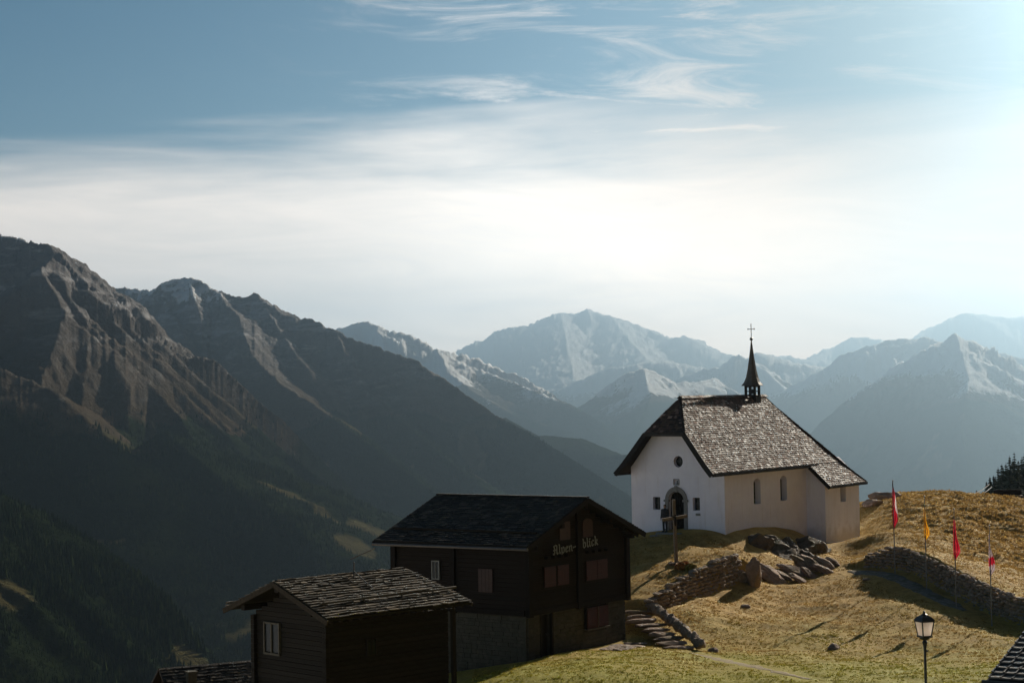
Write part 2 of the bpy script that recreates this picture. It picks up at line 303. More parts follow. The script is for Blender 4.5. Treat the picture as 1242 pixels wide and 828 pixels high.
def on_face(px, py):      # depth (km) of a picture point on the sunlit face of the left mountain, a plane falling to the right
    n = np.array([.664, -.242, .707]); return -2164/float(n@at(px, py, 1.0))/1000
def face_line(pts): return [(x, y, on_face(x, y)) for x, y in pts]
_A = [(72,301),(105,322),(130,342),(168,392),(210,428),(263,477),(350,550)]; _B = [(72,301),(49,328),(80,378),(108,403),(133,424),(168,447),(215,500)]
for i_, r_ in enumerate(RIDGES):
    if r_[0] == 'R1a': RIDGES[i_] = ('R1a', 1.0, .8, .10, 260, [(-700,160,7.2),(-300,235,6.9),(-120,255,6.6),(0,284,6.4),(30,290,6.3),(60,296,6.22)]+face_line(_A)+[(420,604,6.1),(500,650,5.8),(600,740,5.6)])
    if r_[0] == 'R1b': RIDGES[i_] = ('R1b', .72, .8, .16, 260, face_line(_B)+[(250,560,5.6)])
for k_, t_ in enumerate((.2, .4, .6, .8)):
    RIDGES.append(('R1p%d' % k_, .95, .8, .12, 190, face_line([((1-t_)*a[0]+t_*b_[0]+6*math.sin(k_*2+j), (1-t_)*a[1]+t_*b_[1]+(5-k_*1.2)) for j, (a, b_) in enumerate(zip(_B, _A))][1:])))
SCALE = {'H': .68, 'R1': .68, 'R2': .76, 'R3': 1.15, 'R4': 1.35, 'R5': 1.5, 'R6': 1.4, 'R7': 1.5, 'R8': 1.5, 'R9': 1.5, 'R10': 1.6}
def rscale(nm): k = 'R10' if nm.startswith('R10') else nm[:2] if nm[0] == 'R' else 'H'; return SCALE[k]
az = np.radians(np.concatenate([np.linspace(-34, -19, 90, endpoint=False), np.linspace(-19, 19, 1050), np.linspace(19.3, 34, 80)]))
rad = np.concatenate([np.linspace(120, 1450, 40, endpoint=False), np.linspace(1450, 2750, 200, endpoint=False), np.linspace(2750, 7600, 500, endpoint=False), np.linspace(7600, 12000, 30, endpoint=False),
                      np.linspace(12000, 24000, 260, endpoint=False), np.geomspace(24000, 42000, 130)])
AZ, RD = np.meshgrid(az.astype(np.float32), rad.astype(np.float32)); GX = RD*np.sin(AZ); GY = RD*np.cos(AZ)
base = np.where(RD < 1400, -70-0.5*RD, -770+0*RD) - 400*sstep(RD, 7000, 11500)
SC = np.where(RD < 9500, .7, 1.45).astype(np.float32); NX_, NY_ = GX/SC, GY/SC
H = base.astype(np.float32); CRD = np.full(H.shape, 1e9, np.float32)
wx = fbm(NX_/900, NY_/900, 3, 5)*160*SC; wy = fbm(NX_/900+40, NY_/900, 3, 9)*160*SC
for k, (nm, sn, sf, ga, gl, pts) in enumerate(RIDGES):
    q_ = rscale(nm); pts = [(x, y, d*q_) for x, y, d in pts]; gl = gl*q_
    P = np.array([at(x, y, d*1000) for x, y, d in pts]); pr = np.hypot(P[:, 0], P[:, 1]); reach = (P[:, 2].max()+1400)/min(sn, sf)
    i0, i1 = np.searchsorted(rad, [pr.min()-reach, pr.max()+reach]); W = slice(i0, max(i1, i0+2))
    gX, gY = GX[W], GY[W]; f4 = np.float32; best = np.full(gX.shape, 1e12, f4); Z = np.zeros(gX.shape, f4); T = np.zeros(gX.shape, f4); S = np.zeros(gX.shape, f4)
    t0 = 0.0; P = P.astype(np.float32)
    for a, b_ in zip(P[:-1], P[1:]):
        dx, dy = b_[0]-a[0], b_[1]-a[1]; l2 = dx*dx+dy*dy; ln = math.sqrt(l2)
        t = np.clip(((gX-a[0])*dx+(gY-a[1])*dy)/l2, 0, 1)
        ex = gX-(a[0]+t*dx); ey = gY-(a[1]+t*dy); d2 = ex*ex+ey*ey; w = d2 < best
        best = np.where(w, d2, best); Z = np.where(w, a[2]+t*(b_[2]-a[2]), Z); T = np.where(w, t0+t*ln, T); S = np.where(w, np.sign(dx*ey-dy*ex), S)
        t0 += ln
    D = np.sqrt(best); sl = np.where(S > 0, sf, sn)
    Dk = np.maximum(D-40*q_, 0)
    gul = fbm((T+wx[W]*.8)/gl+k*7.3, (D+wy[W])/(gl*4.5), 4, 31+k, 0.55, ridged=True)          # spurs and gullies run down from the crest
    h = Z - sl*D*(1+0.10*fbm(gX/700, gY/700, 2, 77)) + (gul-0.35)*ga*np.minimum(Dk, gl*1.6)
    up = h > H[W]; H[W] = np.where(up, h, H[W]); CRD[W] = np.where(up, D, CRD[W])
print('ridges', time.time()-T0)
far = sstep(RD, 9500, 15000)
Hs = H/SC; rock = sstep(Hs, -150, 250)
crag = fbm(NX_/260+wx/SC/300, NY_/260, 6, 3, 0.6, ridged=True); crag2 = fbm(NX_/750+wx/SC/300, NY_/750, 5, 23, 0.55, ridged=True)
H += ((crag-0.3)*(12+rock*50*(1+far*.6))*sstep(CRD, 0, 260) + (crag-0.3)*rock*10)*SC
H += (crag2-0.3)*rock*far*80*sstep(CRD, 0, 900)*SC
H += fbm(NX_/60, NY_/60, 3, 14)*(4+10*rock)*SC
jag = fbm(AZ*260, RD*0+3.3, 4, 66, 0.6)
H += jag*rock*(5+RD*.0010)*(1-sstep(CRD, 20, 160))
mn = fbm(NX_/420, NY_/420, 5, 91); Hs = H/SC
lo = np.where(RD < 9500, 330, np.where(RD < 32000, -140, -1000)); hi = np.where(RD < 9500, 1050, np.where(RD < 32000, 330, 0))
snow = np.clip(sstep(Hs+mn*260, lo, hi)*1.15, 0, 1)
forest = 1-sstep(Hs+mn*190, -170, 40)
mead = sstep(fbm(NX_/330+3, NY_/330, 4, 44), 0.34, 0.42)*forest
# clearings seen in the valley flank
for (px, py, km, rx, ry) in ((462,618,5.2,110,50),(430,684,4.75,60,36),(468,668,4.95,55,28),(10,712,2.85,45,30),(345,596,5.2,90,20)):
    km *= .68; rx *= .68; ry *= .68; c = at(px, py, km*1000); q = ((GX-c[0])/rx)**2+((GY-c[1])/ry/2)**2+mn*0.8; mead = np.maximum(mead, (1-sstep(q, .6, 1.1)))
print('noise', time.time()-T0)
nr, na = AZ.shape
idx = np.arange(nr*na).reshape(nr, na)
faces = np.stack([idx[:-1, :-1], idx[:-1, 1:], idx[1:, 1:], idx[1:, :-1]], -1).reshape(-1, 4)
m, nt, b = newmat('mountain')
v = pos(nt); big = tnoise(nt, v, 0.0022, 8, 0.62); fine = tnoise(nt, v, 0.02, 8, 0.7); mid = tnoise(nt, v, 0.007, 7, 0.6)
sepz = N(nt, 'ShaderNodeSeparateXYZ'); L(nt, v, sepz.inputs[0])
rockc = MIX(nt, fine, (0.085, 0.085, 0.09), (0.27, 0.25, 0.24))
grass = MIX(nt, mid, (0.035, 0.030, 0.022), (0.105, 0.080, 0.054))
hz = N(nt, 'ShaderNodeMapRange', From_Min=0, From_Max=420); hzin = MATH(nt, 'MULTIPLY_ADD', big, 520.0, attr(nt, 'alt')); hzin = MATH(nt, 'ADD', hzin, -260.0); L(nt, hzin, hz.inputs['Value'])
g = N(nt, 'ShaderNodeNewGeometry'); gn = N(nt, 'ShaderNodeSeparateXYZ'); L(nt, g.outputs['Normal'], gn.inputs[0])
flat = RAMP(nt, gn.outputs[2], [(0.60, 0.0), (0.82, 1.0)])
col = MIX(nt, hz.outputs[0], grass, rockc)
frv = pos(nt, (0.005, 0.005, 0.022)); frn = tnoise(nt, frv, 1.0, 8, 0.68, 0.4)
fr_ = MATH(nt, 'MULTIPLY', RAMP(nt, frn, [(0.52, 0.0), (0.64, 1.0)]), MATH(nt, 'MULTIPLY', hz.outputs[0], 0.8)); col = MIX(nt, fr_, col, (0.50, 0.50, 0.52))
snf = MATH(nt, 'MULTIPLY', attr(nt, 'snow'), 1.0)
snt = MATH(nt, 'ADD', MATH(nt, 'ADD', snf, MATH(nt, 'MULTIPLY', flat, 0.22)), MATH(nt, 'MULTIPLY_ADD', fine, 0.9, -0.45))
snm = RAMP(nt, snt, [(0.48, 0.0), (0.62, 1.0)])
col = MIX(nt, snm, col, (0.84, 0.86, 0.88))
fo = MIX(nt, fine, (0.008, 0.014, 0.007), (0.020, 0.028, 0.011))
col = MIX(nt, RAMP(nt, MATH(nt, 'ADD', attr(nt, 'forest'), MATH(nt, 'MULTIPLY_ADD', fine, 0.8, -0.4)), [(0.4, 0.0), (0.6, 1.0)]), col, fo)
col = MIX(nt, attr(nt, 'meadow'), col, MIX(nt, mid, (0.055, 0.050, 0.022), (0.10, 0.085, 0.04)))
L(nt, col, b.inputs['Base Color']); b.inputs['Roughness'].default_value = 1.0; b.inputs['Specular IOR Level'].default_value = 0.0
fine2 = tnoise(nt, v, 0.06, 6, 0.7); bump(nt, b, MATH(nt, 'ADD', fine, MATH(nt, 'MULTIPLY', fine2, 0.4)), 1.0, 26.0); M['mountain'] = m
mt = np_mesh('mountain_terrain', np.stack([GX, GY, H], -1).reshape(-1, 3), faces, m, {'snow': snow, 'forest': forest, 'meadow': mead, 'alt': Hs})
tag(mt, kind='structure'); print('mesh', time.time()-T0)

# conifers of the far slopes: one mass of small cones
def forest_mass():
    n = 200000
    ri = RNG.uniform(0, nr-2, n*3); ai = RNG.uniform(0, na-2, n*3); r0, a0 = ri.astype(int), ai.astype(int)
    ok = (forest[r0, a0] > RNG.uniform(.2, .9, n*3)) & (mead[r0, a0] < 0.4) & (fbm(GX[r0, a0]/220, GY[r0, a0]/220, 4, 62, .6) > RNG.uniform(-.75, -.1, n*3)) & (rad[r0] > 1500) & (rad[r0] < 6400) & (az[a0] < R(7)) & (az[a0] > R(-21))
    # keep those that face the camera
    s = (H[r0+1, a0]-H[r0, a0])/(rad[r0+1]-rad[r0]); ok &= s > (H[r0, a0]/rad[r0]-0.05)
    r0, a0, ri, ai = [q[ok][:n] for q in (r0, a0, ri, ai)]
    fr, fa = ri-r0, ai-a0
    def bl(A): return (A[r0, a0]*(1-fr)+A[r0+1, a0]*fr)*(1-fa)+(A[r0, a0+1]*(1-fr)+A[r0+1, a0+1]*fr)*fa
    x, y, z = bl(GX), bl(GY), bl(H); k = len(x); print('forest cones', k)
    pa = fbm(x/110, y/110, 4, 61, .6); h = RNG.uniform(6, 13, k)*(1+1.1*np.clip(pa*1.6+.2, -.4, .8))*1.0*(0.62); w = h*RNG.uniform(.17, .26, k); ph = RNG.uniform(0, 6, k)
    V = np.zeros((k, 6, 3)); V[:, 5] = np.stack([x, y, z+h], -1)
    for j in range(5): V[:, j] = np.stack([x+w*np.cos(ph+j*1.2566), y+w*np.sin(ph+j*1.2566), z-1.5+0*h], -1)
    F = np.array([[0,1,5],[1,2,5],[2,3,5],[3,4,5],[4,0,5]]); F = (F[None]+np.arange(k)[:, None, None]*6).reshape(-1, 3)
    m, nt, b = newmat('far_conifer'); L(nt, MIX(nt, attr(nt, 'rnd'), (0.009, 0.018, 0.009), (0.032, 0.044, 0.016)), b.inputs['Base Color']); b.inputs['Specular IOR Level'].default_value = 0.0
    o = np_mesh('forest', V.reshape(-1, 3), F, m, {'rnd': np.repeat(RNG.uniform(0, 1, k)**1.6, 6)}, smooth=False); tag(o, 'dark conifer forest covering the lower slopes across the valley', 'forest', kind='stuff')
forest_mass(); print('forest', time.time()-T0)

# haze: pale air round everything
hb = MB(); hb.box((-27500, -1500, -1600), (27500, 43500, 2250)); m = bpy.data.materials.new('haze'); m.use_nodes = True; nt = m.node_tree; nt.nodes.clear()
ho = N(nt, 'ShaderNodeOutputMaterial'); hv = N(nt, 'ShaderNodeVolumePrincipled', Density=4.9e-5, Anisotropy=0.89); hv.inputs['Color'].default_value = (0.50, 0.75, 1.0, 1)
L(nt, hv.outputs[0], ho.inputs['Volume']); hz_o = hb.build('haze', m); tag(hz_o, 'pale blue haze filling the valley air', 'haze', kind='stuff')
# ------------------------------------------------------------------ near hillside
CH_O = at(880, 648, 112); CH_AZ = 33.5
def frame_mat(O, azd): return Matrix.Translation(Vector(O)) @ Matrix.Rotation(R(90-azd), 4, 'Z')
CHM = frame_mat(CH_O, CH_AZ)
def ch(u, v, z=0): return CHM @ Vector((u, v, z))
CL_O = at(640, 801, 85); CL_AZ = 36.5; CLM = frame_mat(CL_O, CL_AZ)
CB_O = at(400, 828, 70); CB_AZ = 45.6; CBM = frame_mat(CB_O, CB_AZ)

WALL1 = [at(*q) for q in ((792,747,95.5),(815,738,97),(845,727,99.5),(878,712,102),(903,698,104.3))]
WALL1H = [0.45, 0.8, 1.15, 1.45, 1.6]
WALL2 = [at(*q) for q in ((1046,669,109),(1066,676,107.5),(1085,686,106),(1108,700,104),(1132,713,102),(1160,728,99.5),(1195,744,96.5),(1225,754,94),(1262,760,92))]
WALL2H = [0.6, 1.0, 1.25, 1.3, 1.3, 1.3, 1.25, 1.25, 1.2]
def wall_sd(X, Y, W, Hh):
    """signed distance (positive on the retained side) and wall height at the nearest point"""
    best = np.full(X.shape, 1e9); S = np.zeros(X.shape); HH = np.zeros(X.shape); E_ = np.zeros(X.shape)
    for i, (a, b) in enumerate(zip(W[:-1], W[1:])):
        dx, dy = b[0]-a[0], b[1]-a[1]; l2 = dx*dx+dy*dy; t0 = ((X-a[0])*dx+(Y-a[1])*dy)/l2; t = np.clip(t0, 0, 1)
        ex = X-(a[0]+t*dx); ey = Y-(a[1]+t*dy); d = np.hypot(ex, ey); w = d < best
        best = np.where(w, d, best); S = np.where(w, np.sign(dx*ey-dy*ex), S); HH = np.where(w, Hh[i]+t*(Hh[i+1]-Hh[i]), HH)
        over = 0
        if i == 0: over = np.maximum(-t0, 0)*math.sqrt(l2)
        if i == len(W)-2: over = np.maximum(over, np.maximum(t0-1, 0)*math.sqrt(l2))
        E_ = np.where(w, over, E_)
    return best*S, HH, E_
def steps(X, Y):
    z = 0
    for W, Hh, dec in ((WALL1, WALL1H, 5.0), (WALL2, WALL2H, 9.0)):
        sd, hh, ov = wall_sd(X, Y, W, Hh)
        z = z + hh*sstep(sd, 0.15, 0.5)*np.exp(-np.maximum(sd-.5, 0)/dec)*np.exp(-ov/1.2)
    return z
ctrl = []
def cp(px, py, Y): ctrl.append(at(px, py, Y))
def cx(*p): ctrl.append(np.array(p, float))
for q in ((620,828,74),(760,828,75),(900,828,75),(1040,828,75),(1242,828,72),(641,801,85),(757,776,91.6),(835,790,88),(700,790,86),
          (765,735,96),(900,800,84),(960,742,99),(1050,785,89),(1100,742,96),(1180,790,86),(980,700,108.5),(1010,690,110),(950,692,109),(925,706,106.5),(920,722,103),(870,745,96),
          (820,678,102.5),(757,706,99),(745,690,103),(862,672,106),(862,660,109),(845,655,110),(792,655,111),
          (1150,664,118),(1200,690,112),(1130,630,127),(1200,650,126),(1242,690,114),
          (1050,612,134),(1075,605,139),(1110,599,142),(1145,602,145),(1180,611,150),(1215,620,153),(1250,628,156),(1300,640,160),
          (1085,692,105),(1122,717,101),(1160,738,97),(1203,757,93.5),(903,698,104.3),(845,727,99.5),(795,745,95.5),(1060,640,121),(1095,660,113)): cp(*q)
for u, v, z in ((0,0,0),(0,3.4,.12),(0,6.6,-.1),(-4,3.4,-.25),(1.2,-.1,.25),(4,-.2,.30),(7,-.2,.1),(10,-.2,-.1),(12.1,-1.3,-1.55),(15,-1.4,-1.7),(18,-1.4,-1.75),
                (6,-2.6,-1.7),(10,-3.0,-2.5),(3,-2.6,-1.6),(18.5,2,-1.6),(18.5,8,-2.5),(8,8,-1.8),(0,9,-1.2)): cx(*ch(u, v, z))
for q in ((-14,50,-14.5),(-13,66,-14.5),(-9,69,-13.6),(-4,68,-13.2),(0,72,-12.9),(20,50,-12.0),(5,50,-12.6),(40,50,-12),(60,60,-11.5),(-8,82,-14),(-8,93,-14),(60,90,-10.5),(70,120,-10),
          (95,250,-27),(110,300,-30),(120,340,-32),(75,230,-26)): cx(*q)
for q in ((-3.0,-1.5,-2.2),(-.5,-1.0,-2.3),(0,4.5,-2.4),(6,-.5,-1.9)): cx(*(CBM @ Vector(q)))
C = np.array(ctrl); C[:, 2] -= steps(C[:, 0], C[:, 1])
def tps(r2): return 0.5*r2*np.log(r2+1e-9)
nC = len(C); K = tps(((C[:, None, :2]-C[None, :, :2])**2).sum(-1)) + np.eye(nC)*6.0
Pm = np.c_[np.ones(nC), C[:, :2]]; A = np.zeros((nC+3, nC+3)); A[:nC, :nC] = K; A[:nC, nC:] = Pm; A[nC:, :nC] = Pm.T
SOL = np.linalg.solve(A, np.r_[C[:, 2], 0, 0, 0])
EDGE = [(-15,30),(-14,60),(-13.5,78),(-11,92),(-4,106),(3,117),(12,127),(24,136),(38,147),(52,156),(62,170),(70,215),(92,345),(130,380)]
def zbase(X, Y):
    X = np.asarray(X, float); Y = np.asarray(Y, float)
    sd, _, _ = wall_sd(X, Y, [np.array([a, b]) for a, b in EDGE], [0]*len(EDGE))
    out = np.maximum(sd, 0)
    # nearest point of the edge for points beyond it
    best = np.full(X.shape, 1e9); NX = X.copy(); NY = Y.copy()
    for a, b in zip(EDGE[:-1], EDGE[1:]):
        dx, dy = b[0]-a[0], b[1]-a[1]; t = np.clip(((X-a[0])*dx+(Y-a[1])*dy)/(dx*dx+dy*dy), 0, 1); qx, qy = a[0]+t*dx, a[1]+t*dy
        d = np.hypot(X-qx, Y-qy); w = (d < best) & (out > 0); best = np.where(w, d, best); NX = np.where(w, qx, NX); NY = np.where(w, qy, NY)
    NX = np.clip(NX, -16, 125); NY = np.clip(NY, 45, 350)
    z = SOL[nC]+SOL[nC+1]*NX+SOL[nC+2]*NY
    for i in range(nC): z = z+SOL[i]*tps((NX-C[i, 0])**2+(NY-C[i, 1])**2)
    return z-0.62*(np.sqrt(out*out+9)-3)
def ribbon_d(X, Y, path):
    sd, _, _ = wall_sd(X, Y, path, [0]*len(path)); return np.abs(sd)
PATH2 = []
for (a, b) in zip(WALL2[:-1], WALL2[1:]):
    pass
W2 = np.array(WALL2)[:, :2]; dW = np.gradient(W2, axis=0); dW /= np.linalg.norm(dW, axis=1)[:, None]; nW = np.stack([dW[:, 1], -dW[:, 0]], 1)
PATH2 = [p for p in (W2+nW*1.0)[:7]]
TRAIL = [at(*q)[:2] for q in ((838,792,87),(856,798,85.5),(880,806,83),(912,816,80.5),(950,826,78),(985,838,76))]
def smoothmask(X, Y):
    m = np.ones(X.shape); 
    L_ = Matrix(CHM).inverted()
    for Mx, (u0, u1, v0, v1) in ((CHM, (-.3, 18.3, -1.6, 6.9)), (CLM, (-.2, 8.5, -.2, 9)), (CBM, (-.2, 6, -.2, 4.8))):
        I = np.array(Mx.inverted()); lu = I[0, 0]*X+I[0, 1]*Y+I[0, 3]; lv = I[1, 0]*X+I[1, 1]*Y+I[1, 3]
        d = np.hypot(np.maximum(np.maximum(u0-lu, lu-u1), 0), np.maximum(np.maximum(v0-lv, lv-v1), 0)); m = m*sstep(d, 0, 0.9)
    m = m*(.12+.88*sstep(ribbon_d(X, Y, PATH2), .4, 1.0))*(.1+.9*sstep(ribbon_d(X, Y, TRAIL), .2, .8))
    return m
def zground(X, Y, detail=True):
    X = np.asarray(X, float); Y = np.asarray(Y, float); z = zbase(X, Y)+steps(X, Y)
    if detail:
        knoll = sstep(X, 24, 32)*sstep(Y, 100, 112)
        mm = smoothmask(X, Y)
        big = fbm(X/5.5, Y/5.5, 3, 51)*0.22
        tus = fbm(X/0.9+.3*Y, Y/0.8, 3, 52, .6)*0.10
        # cattle terraces: small level treads across the steep knoll
        ter = fbm(X/2.4+5, Y/0.9, 3, 54, .6, ridged=True)
        z = z + mm*(big + tus*(0.4+1.5*knoll) + ter*knoll*0.22 + fbm(X/2.2, Y/1.6, 2, 57)*.10)
    return z
gx_ = np.concatenate([-np.geomspace(420, 17, 24), np.arange(-16, 52, .2), np.geomspace(52, 420, 40)])
gy_ = np.concatenate([np.linspace(12, 62, 50, endpoint=False), np.arange(62, 158, .2), np.geomspace(158, 520, 60)])
NXg, NYg = np.meshgrid(gx_, gy_); NZg = zground(NXg, NYg)
ny_, nx_ = NXg.shape; idx = np.arange(ny_*nx_).reshape(ny_, nx_)
F4 = np.stack([idx[:-1, :-1], idx[:-1, 1:], idx[1:, 1:], idx[1:, :-1]], -1).reshape(-1, 4)
m, nt, b = newmat('meadow')
v = pos(nt); n_a = tnoise(nt, v, 0.16, 5, 0.6); n_b = tnoise(nt, v, 1.3, 7, 0.68); n_c = tnoise(nt, v, 5.5, 6, 0.7)
col = MIX(nt, RAMP(nt, n_b, [(0.32, 0.0), (0.66, 1.0)]), (0.29, 0.185, 0.05), (0.52, 0.335, 0.10))
sp_ = N(nt, 'ShaderNodeSeparateXYZ'); L(nt, v, sp_.inputs[0])
gr = N(nt, 'ShaderNodeMapRange', From_Min=98, From_Max=78); L(nt, MATH(nt, 'ADD', sp_.outputs[1], MATH(nt, 'MULTIPLY_ADD', n_a, 34.0, -17.0)), gr.inputs['Value'])
green = MIX(nt, n_c, (0.18, 0.18, 0.015), (0.35, 0.32, 0.03))
col = MIX(nt, MATH(nt, 'MULTIPLY', gr.outputs[0], 0.85), col, green)
col = MIX(nt, RAMP(nt, n_c, [(0.30, 0.55), (0.42, 0.0)]), col, (0.10, 0.075, 0.035))
L(nt, col, b.inputs['Base Color']); bump(nt, b, n_c, 0.8, 0.12); b.inputs['Specular IOR Level'].default_value = 0.15; M['meadow'] = m
hill = np_mesh('hillside', np.stack([NXg, NYg, NZg], -1).reshape(-1, 3), F4, m); tag(hill, kind='structure')

def gz(x, y): return float(zground(np.array([x]), np.array([y]))[0])
def ribbon(name, path, width, mat, lift=.03, ragged=.25):
    P = np.array(path); seg = np.linalg.norm(np.diff(P, axis=0), axis=1); s = np.r_[0, np.cumsum(seg)]; t = np.arange(0, s[-1], .2)
    x = np.interp(t, s, P[:, 0]); y = np.interp(t, s, P[:, 1]); dx, dy = np.gradient(x), np.gradient(y); l = np.hypot(dx, dy); nx, ny = -dy/l, dx/l
    k = np.linspace(-.5, .5, 9); fade = sstep(t, 0, 1.5)*sstep(s[-1]-t, 0, 2.0)*.7+.3
    wL = width*fade*(1+ragged*fbm(t/.9, t*0+width, 3, 3)*2)
    X = x[:, None]+nx[:, None]*k*wL[:, None]; Y = y[:, None]+ny[:, None]*k*wL[:, None]; Z = zground(X, Y)+lift*(1-(2*np.abs(k))**4*2.2)
    i = np.arange(X.size).reshape(X.shape); f = np.stack([i[:-1, :-1], i[:-1, 1:], i[1:, 1:], i[1:, :-1]], -1).reshape(-1, 4)
    o = np_mesh(name, np.stack([X, Y, Z], -1).reshape(-1, 3), f, mat); return tag(o, kind='structure')
M['gravel'] = rockmat('gravel', (0.13, 0.12, 0.10), (0.30, 0.27, 0.235), (0.15, 0.13, 0.08), 4)
M['trail'] = rockmat('trail', (0.20, 0.15, 0.075), (0.36, 0.28, 0.16), (0.24, 0.19, 0.08), 5)
ribbon('path', PATH2, 1.15, M['gravel'], .05)
ribbon('trail', TRAIL, 0.75, M['trail'], .025, .7)

# grass tufts over the whole near meadow: one mass
def tufts():
    n = 280000
    x = RNG.uniform(-2, 46, n); y = RNG.uniform(66, 152, n)
    px_ = np.abs(x/y) < 0.31
    mk = smoothmask(x, y) > 0.85
    for W in (WALL1, WALL2): 
        sd, _, _ = wall_sd(x, y, W, [0]*len(W)); mk &= np.abs(sd-.1) > .45
    sd, _, _ = wall_sd(x, y, [np.array([a, b]) for a, b in EDGE], [0]*len(EDGE)); mk &= sd < 2
    dens = fbm(x/1.6, y/1.3, 4, 71, .65); mk &= dens > RNG.uniform(-.35, .25, n)
    k = px_ & mk & (ribbon_d(x, y, PATH2) > .75) & (ribbon_d(x, y, TRAIL) > .3)
    x, y = x[k], y[k]; n = len(x); z = zground(x, y); nb = 5
    knoll = sstep(x, 24, 32)*sstep(y, 100, 112)
    h = RNG.uniform(.03, .085, n)*(1+1.3*knoll)
    V = np.zeros((n, nb, 3, 3)); ang = RNG.uniform(0, 6.28, (n, nb)); w = RNG.uniform(.018, .035, (n, nb)); hh = h[:, None]*RNG.uniform(.6, 1.2, (n, nb)); le = hh*RNG.uniform(.2, .9, (n, nb))
    bx = x[:, None]+RNG.normal(0, .035, (n, nb)); by = y[:, None]+RNG.normal(0, .035, (n, nb)); bz = np.repeat(z[:, None], nb, 1)-.02
    V[:, :, 0] = np.stack([bx-w*np.sin(ang), by+w*np.cos(ang), bz], -1); V[:, :, 1] = np.stack([bx+w*np.sin(ang), by-w*np.cos(ang), bz], -1)
    V[:, :, 2] = np.stack([bx+le*np.cos(ang), by+le*np.sin(ang), bz+hh], -1)
    F = np.arange(n*nb*3).reshape(-1, 3)
    m, nt, b = newmat('grass_blades'); r = attr(nt, 'rnd'); g_ = attr(nt, 'green')
    c = MIX(nt, r, (0.25, 0.155, 0.045), (0.58, 0.385, 0.125)); c = MIX(nt, g_, c, MIX(nt, r, (0.15, 0.165, 0.015), (0.40, 0.37, 0.04)))
    L(nt, c, b.inputs['Base Color']); b.inputs['Specular IOR Level'].default_value = 0.1; b.inputs['Roughness'].default_value = 1
    tr = N(nt, 'ShaderNodeBsdfTranslucent'); L(nt, c, tr.inputs[0]); ms = N(nt, 'ShaderNodeMixShader'); ms.inputs[0].default_value = .3; L(nt, b.outputs[0], ms.inputs[1]); L(nt, tr.outputs[0], ms.inputs[2]); L(nt, ms.outputs[0], [q for q in nt.nodes if q.type == 'OUTPUT_MATERIAL'][0].inputs[0])
    gre = np.clip((94-y)/14+fbm(x/6, y/6, 3, 73)*1.2, 0, 1)*.85
    o = np_mesh('grass', V.reshape(-1, 3), F, m, {'rnd': np.repeat(RNG.uniform(0, 1, n), nb*3), 'green': np.repeat(gre, nb*3)}, smooth=False)
    tag(o, 'dry yellow and green tufts of alpine meadow grass', 'grass', kind='stuff'); print('tufts', n)
tufts()

# ------------------------------------------------------------------ roof slabs
def slabs(mb, S, rowsb, cols, w, t=.035, jit=.5, rng=None, lap=1.35, droop=0.0, nrm=None):
    """rows of stone slabs. S(a, b) -> point; rowsb: b of each row from the eave up; cols(b) -> (a0, a1)"""
    rng = rng or random
    for j in range(len(rowsb)-1):
        b0 = rowsb[j]; b1 = b0+(rowsb[j+1]-b0)*lap; b1 = min(b1, rowsb[-1]); a0, a1 = cols(b0); c0, c1 = cols(b1)
        if a1-a0 < .05: continue
        a = a0; first = True
        while a < a1-1e-3:
            ww = w*rng.uniform(1-jit, 1+jit); e = min(a+ww, a1)
            if a1-e < w*.3: e = a1
            p = [Vector(S(a+.006, b0+rng.uniform(-.02, .02)*0)), Vector(S(e-.006, b0)), Vector(S(min(max(e-.006, c0), c1), b1)), Vector(S(min(max(a+.006, c0), c1), b1))]
            n = (p[1]-p[0]).cross(p[3]-p[0])
            if n.length < 1e-6: a = e; continue
            n.normalize(); 
            if n.z < 0: n = -n
            lo = t*rng.uniform(.7, 1.7)+t*.6; tl = rng.uniform(-.4, .4)*t; dn = (p[0]-p[3]).normalized()*rng.uniform(-.03, .03)
            up = [p[0]+n*(lo+tl)+dn, p[1]+n*(lo-tl)+dn, p[2]+n*.008, p[3]+n*.008]; bt = [p[0]+n*(lo+tl-t*rng.uniform(.8, 1.3))+dn, p[1]+n*(lo-tl-t)+dn, p[2]-n*.01, p[3]-n*.01]
            mb.hexa([bt[0], bt[1], bt[2], bt[3], up[0], up[1], up[2], up[3]], rng.random()); a = e

# ------------------------------------------------------------------ the chapel
chapel = empty('chapel', CH_O, R(90-CH_AZ), 'white rendered chapel with a steep stone slab roof and slim dark spire on the hill', 'chapel')
PROF = [(2.42, -1.78), (3.10, -1.10), (3.80, -.42), (4.40, .12), (5.2, .75), (6.3, 1.6), (7.4, 2.47), (8.45, 3.3)]
def prof_v(z): return float(np.interp(z, [p[0] for p in PROF], [p[1] for p in PROF]))
def front_u(z):      # front verge, drawn back above the half hip
    if z <= 3.8: return -2.45
    if z <= 6.3: return -2.45+(z-3.8)/2.5*.30
    return -2.15+(z-6.3)/2.15*2.75
def hip_u(z): return float(np.interp(z, [2.42, 4.37, 6.4, 8.45], [18.05, 16.1, 14.05, 12.65]))
arc = [0.0]; zz = [2.42]
NZ = 400; zs = np.linspace(2.42, 8.45, NZ); vs_ = np.array([prof_v(z) for z in zs]); al = np.r_[0, np.cumsum(np.hypot(np.diff(zs), np.diff(vs_)))]
def z_at(s): return float(np.interp(s, al, zs))
rngc = random.Random(3)
roof = MB()
def Snear(a, s): z = z_at(s); return (a, prof_v(z), z)
def Sfar(a, s): z = z_at(s); return (a, 6.6-prof_v(z), z)
s38 = float(np.interp(3.8, zs, al)); rows = list(np.arange(0, al[-1], .165))+[al[-1]]
lowrows = [s for s in rows if s < s38-.05]+[s38+.1]; uprows = [s38]+[s for s in rows if s > s38+.12]
slabs(roof, Snear, lowrows, lambda s: (11.75, hip_u(z_at(s))), .27, .03, rng=rngc)
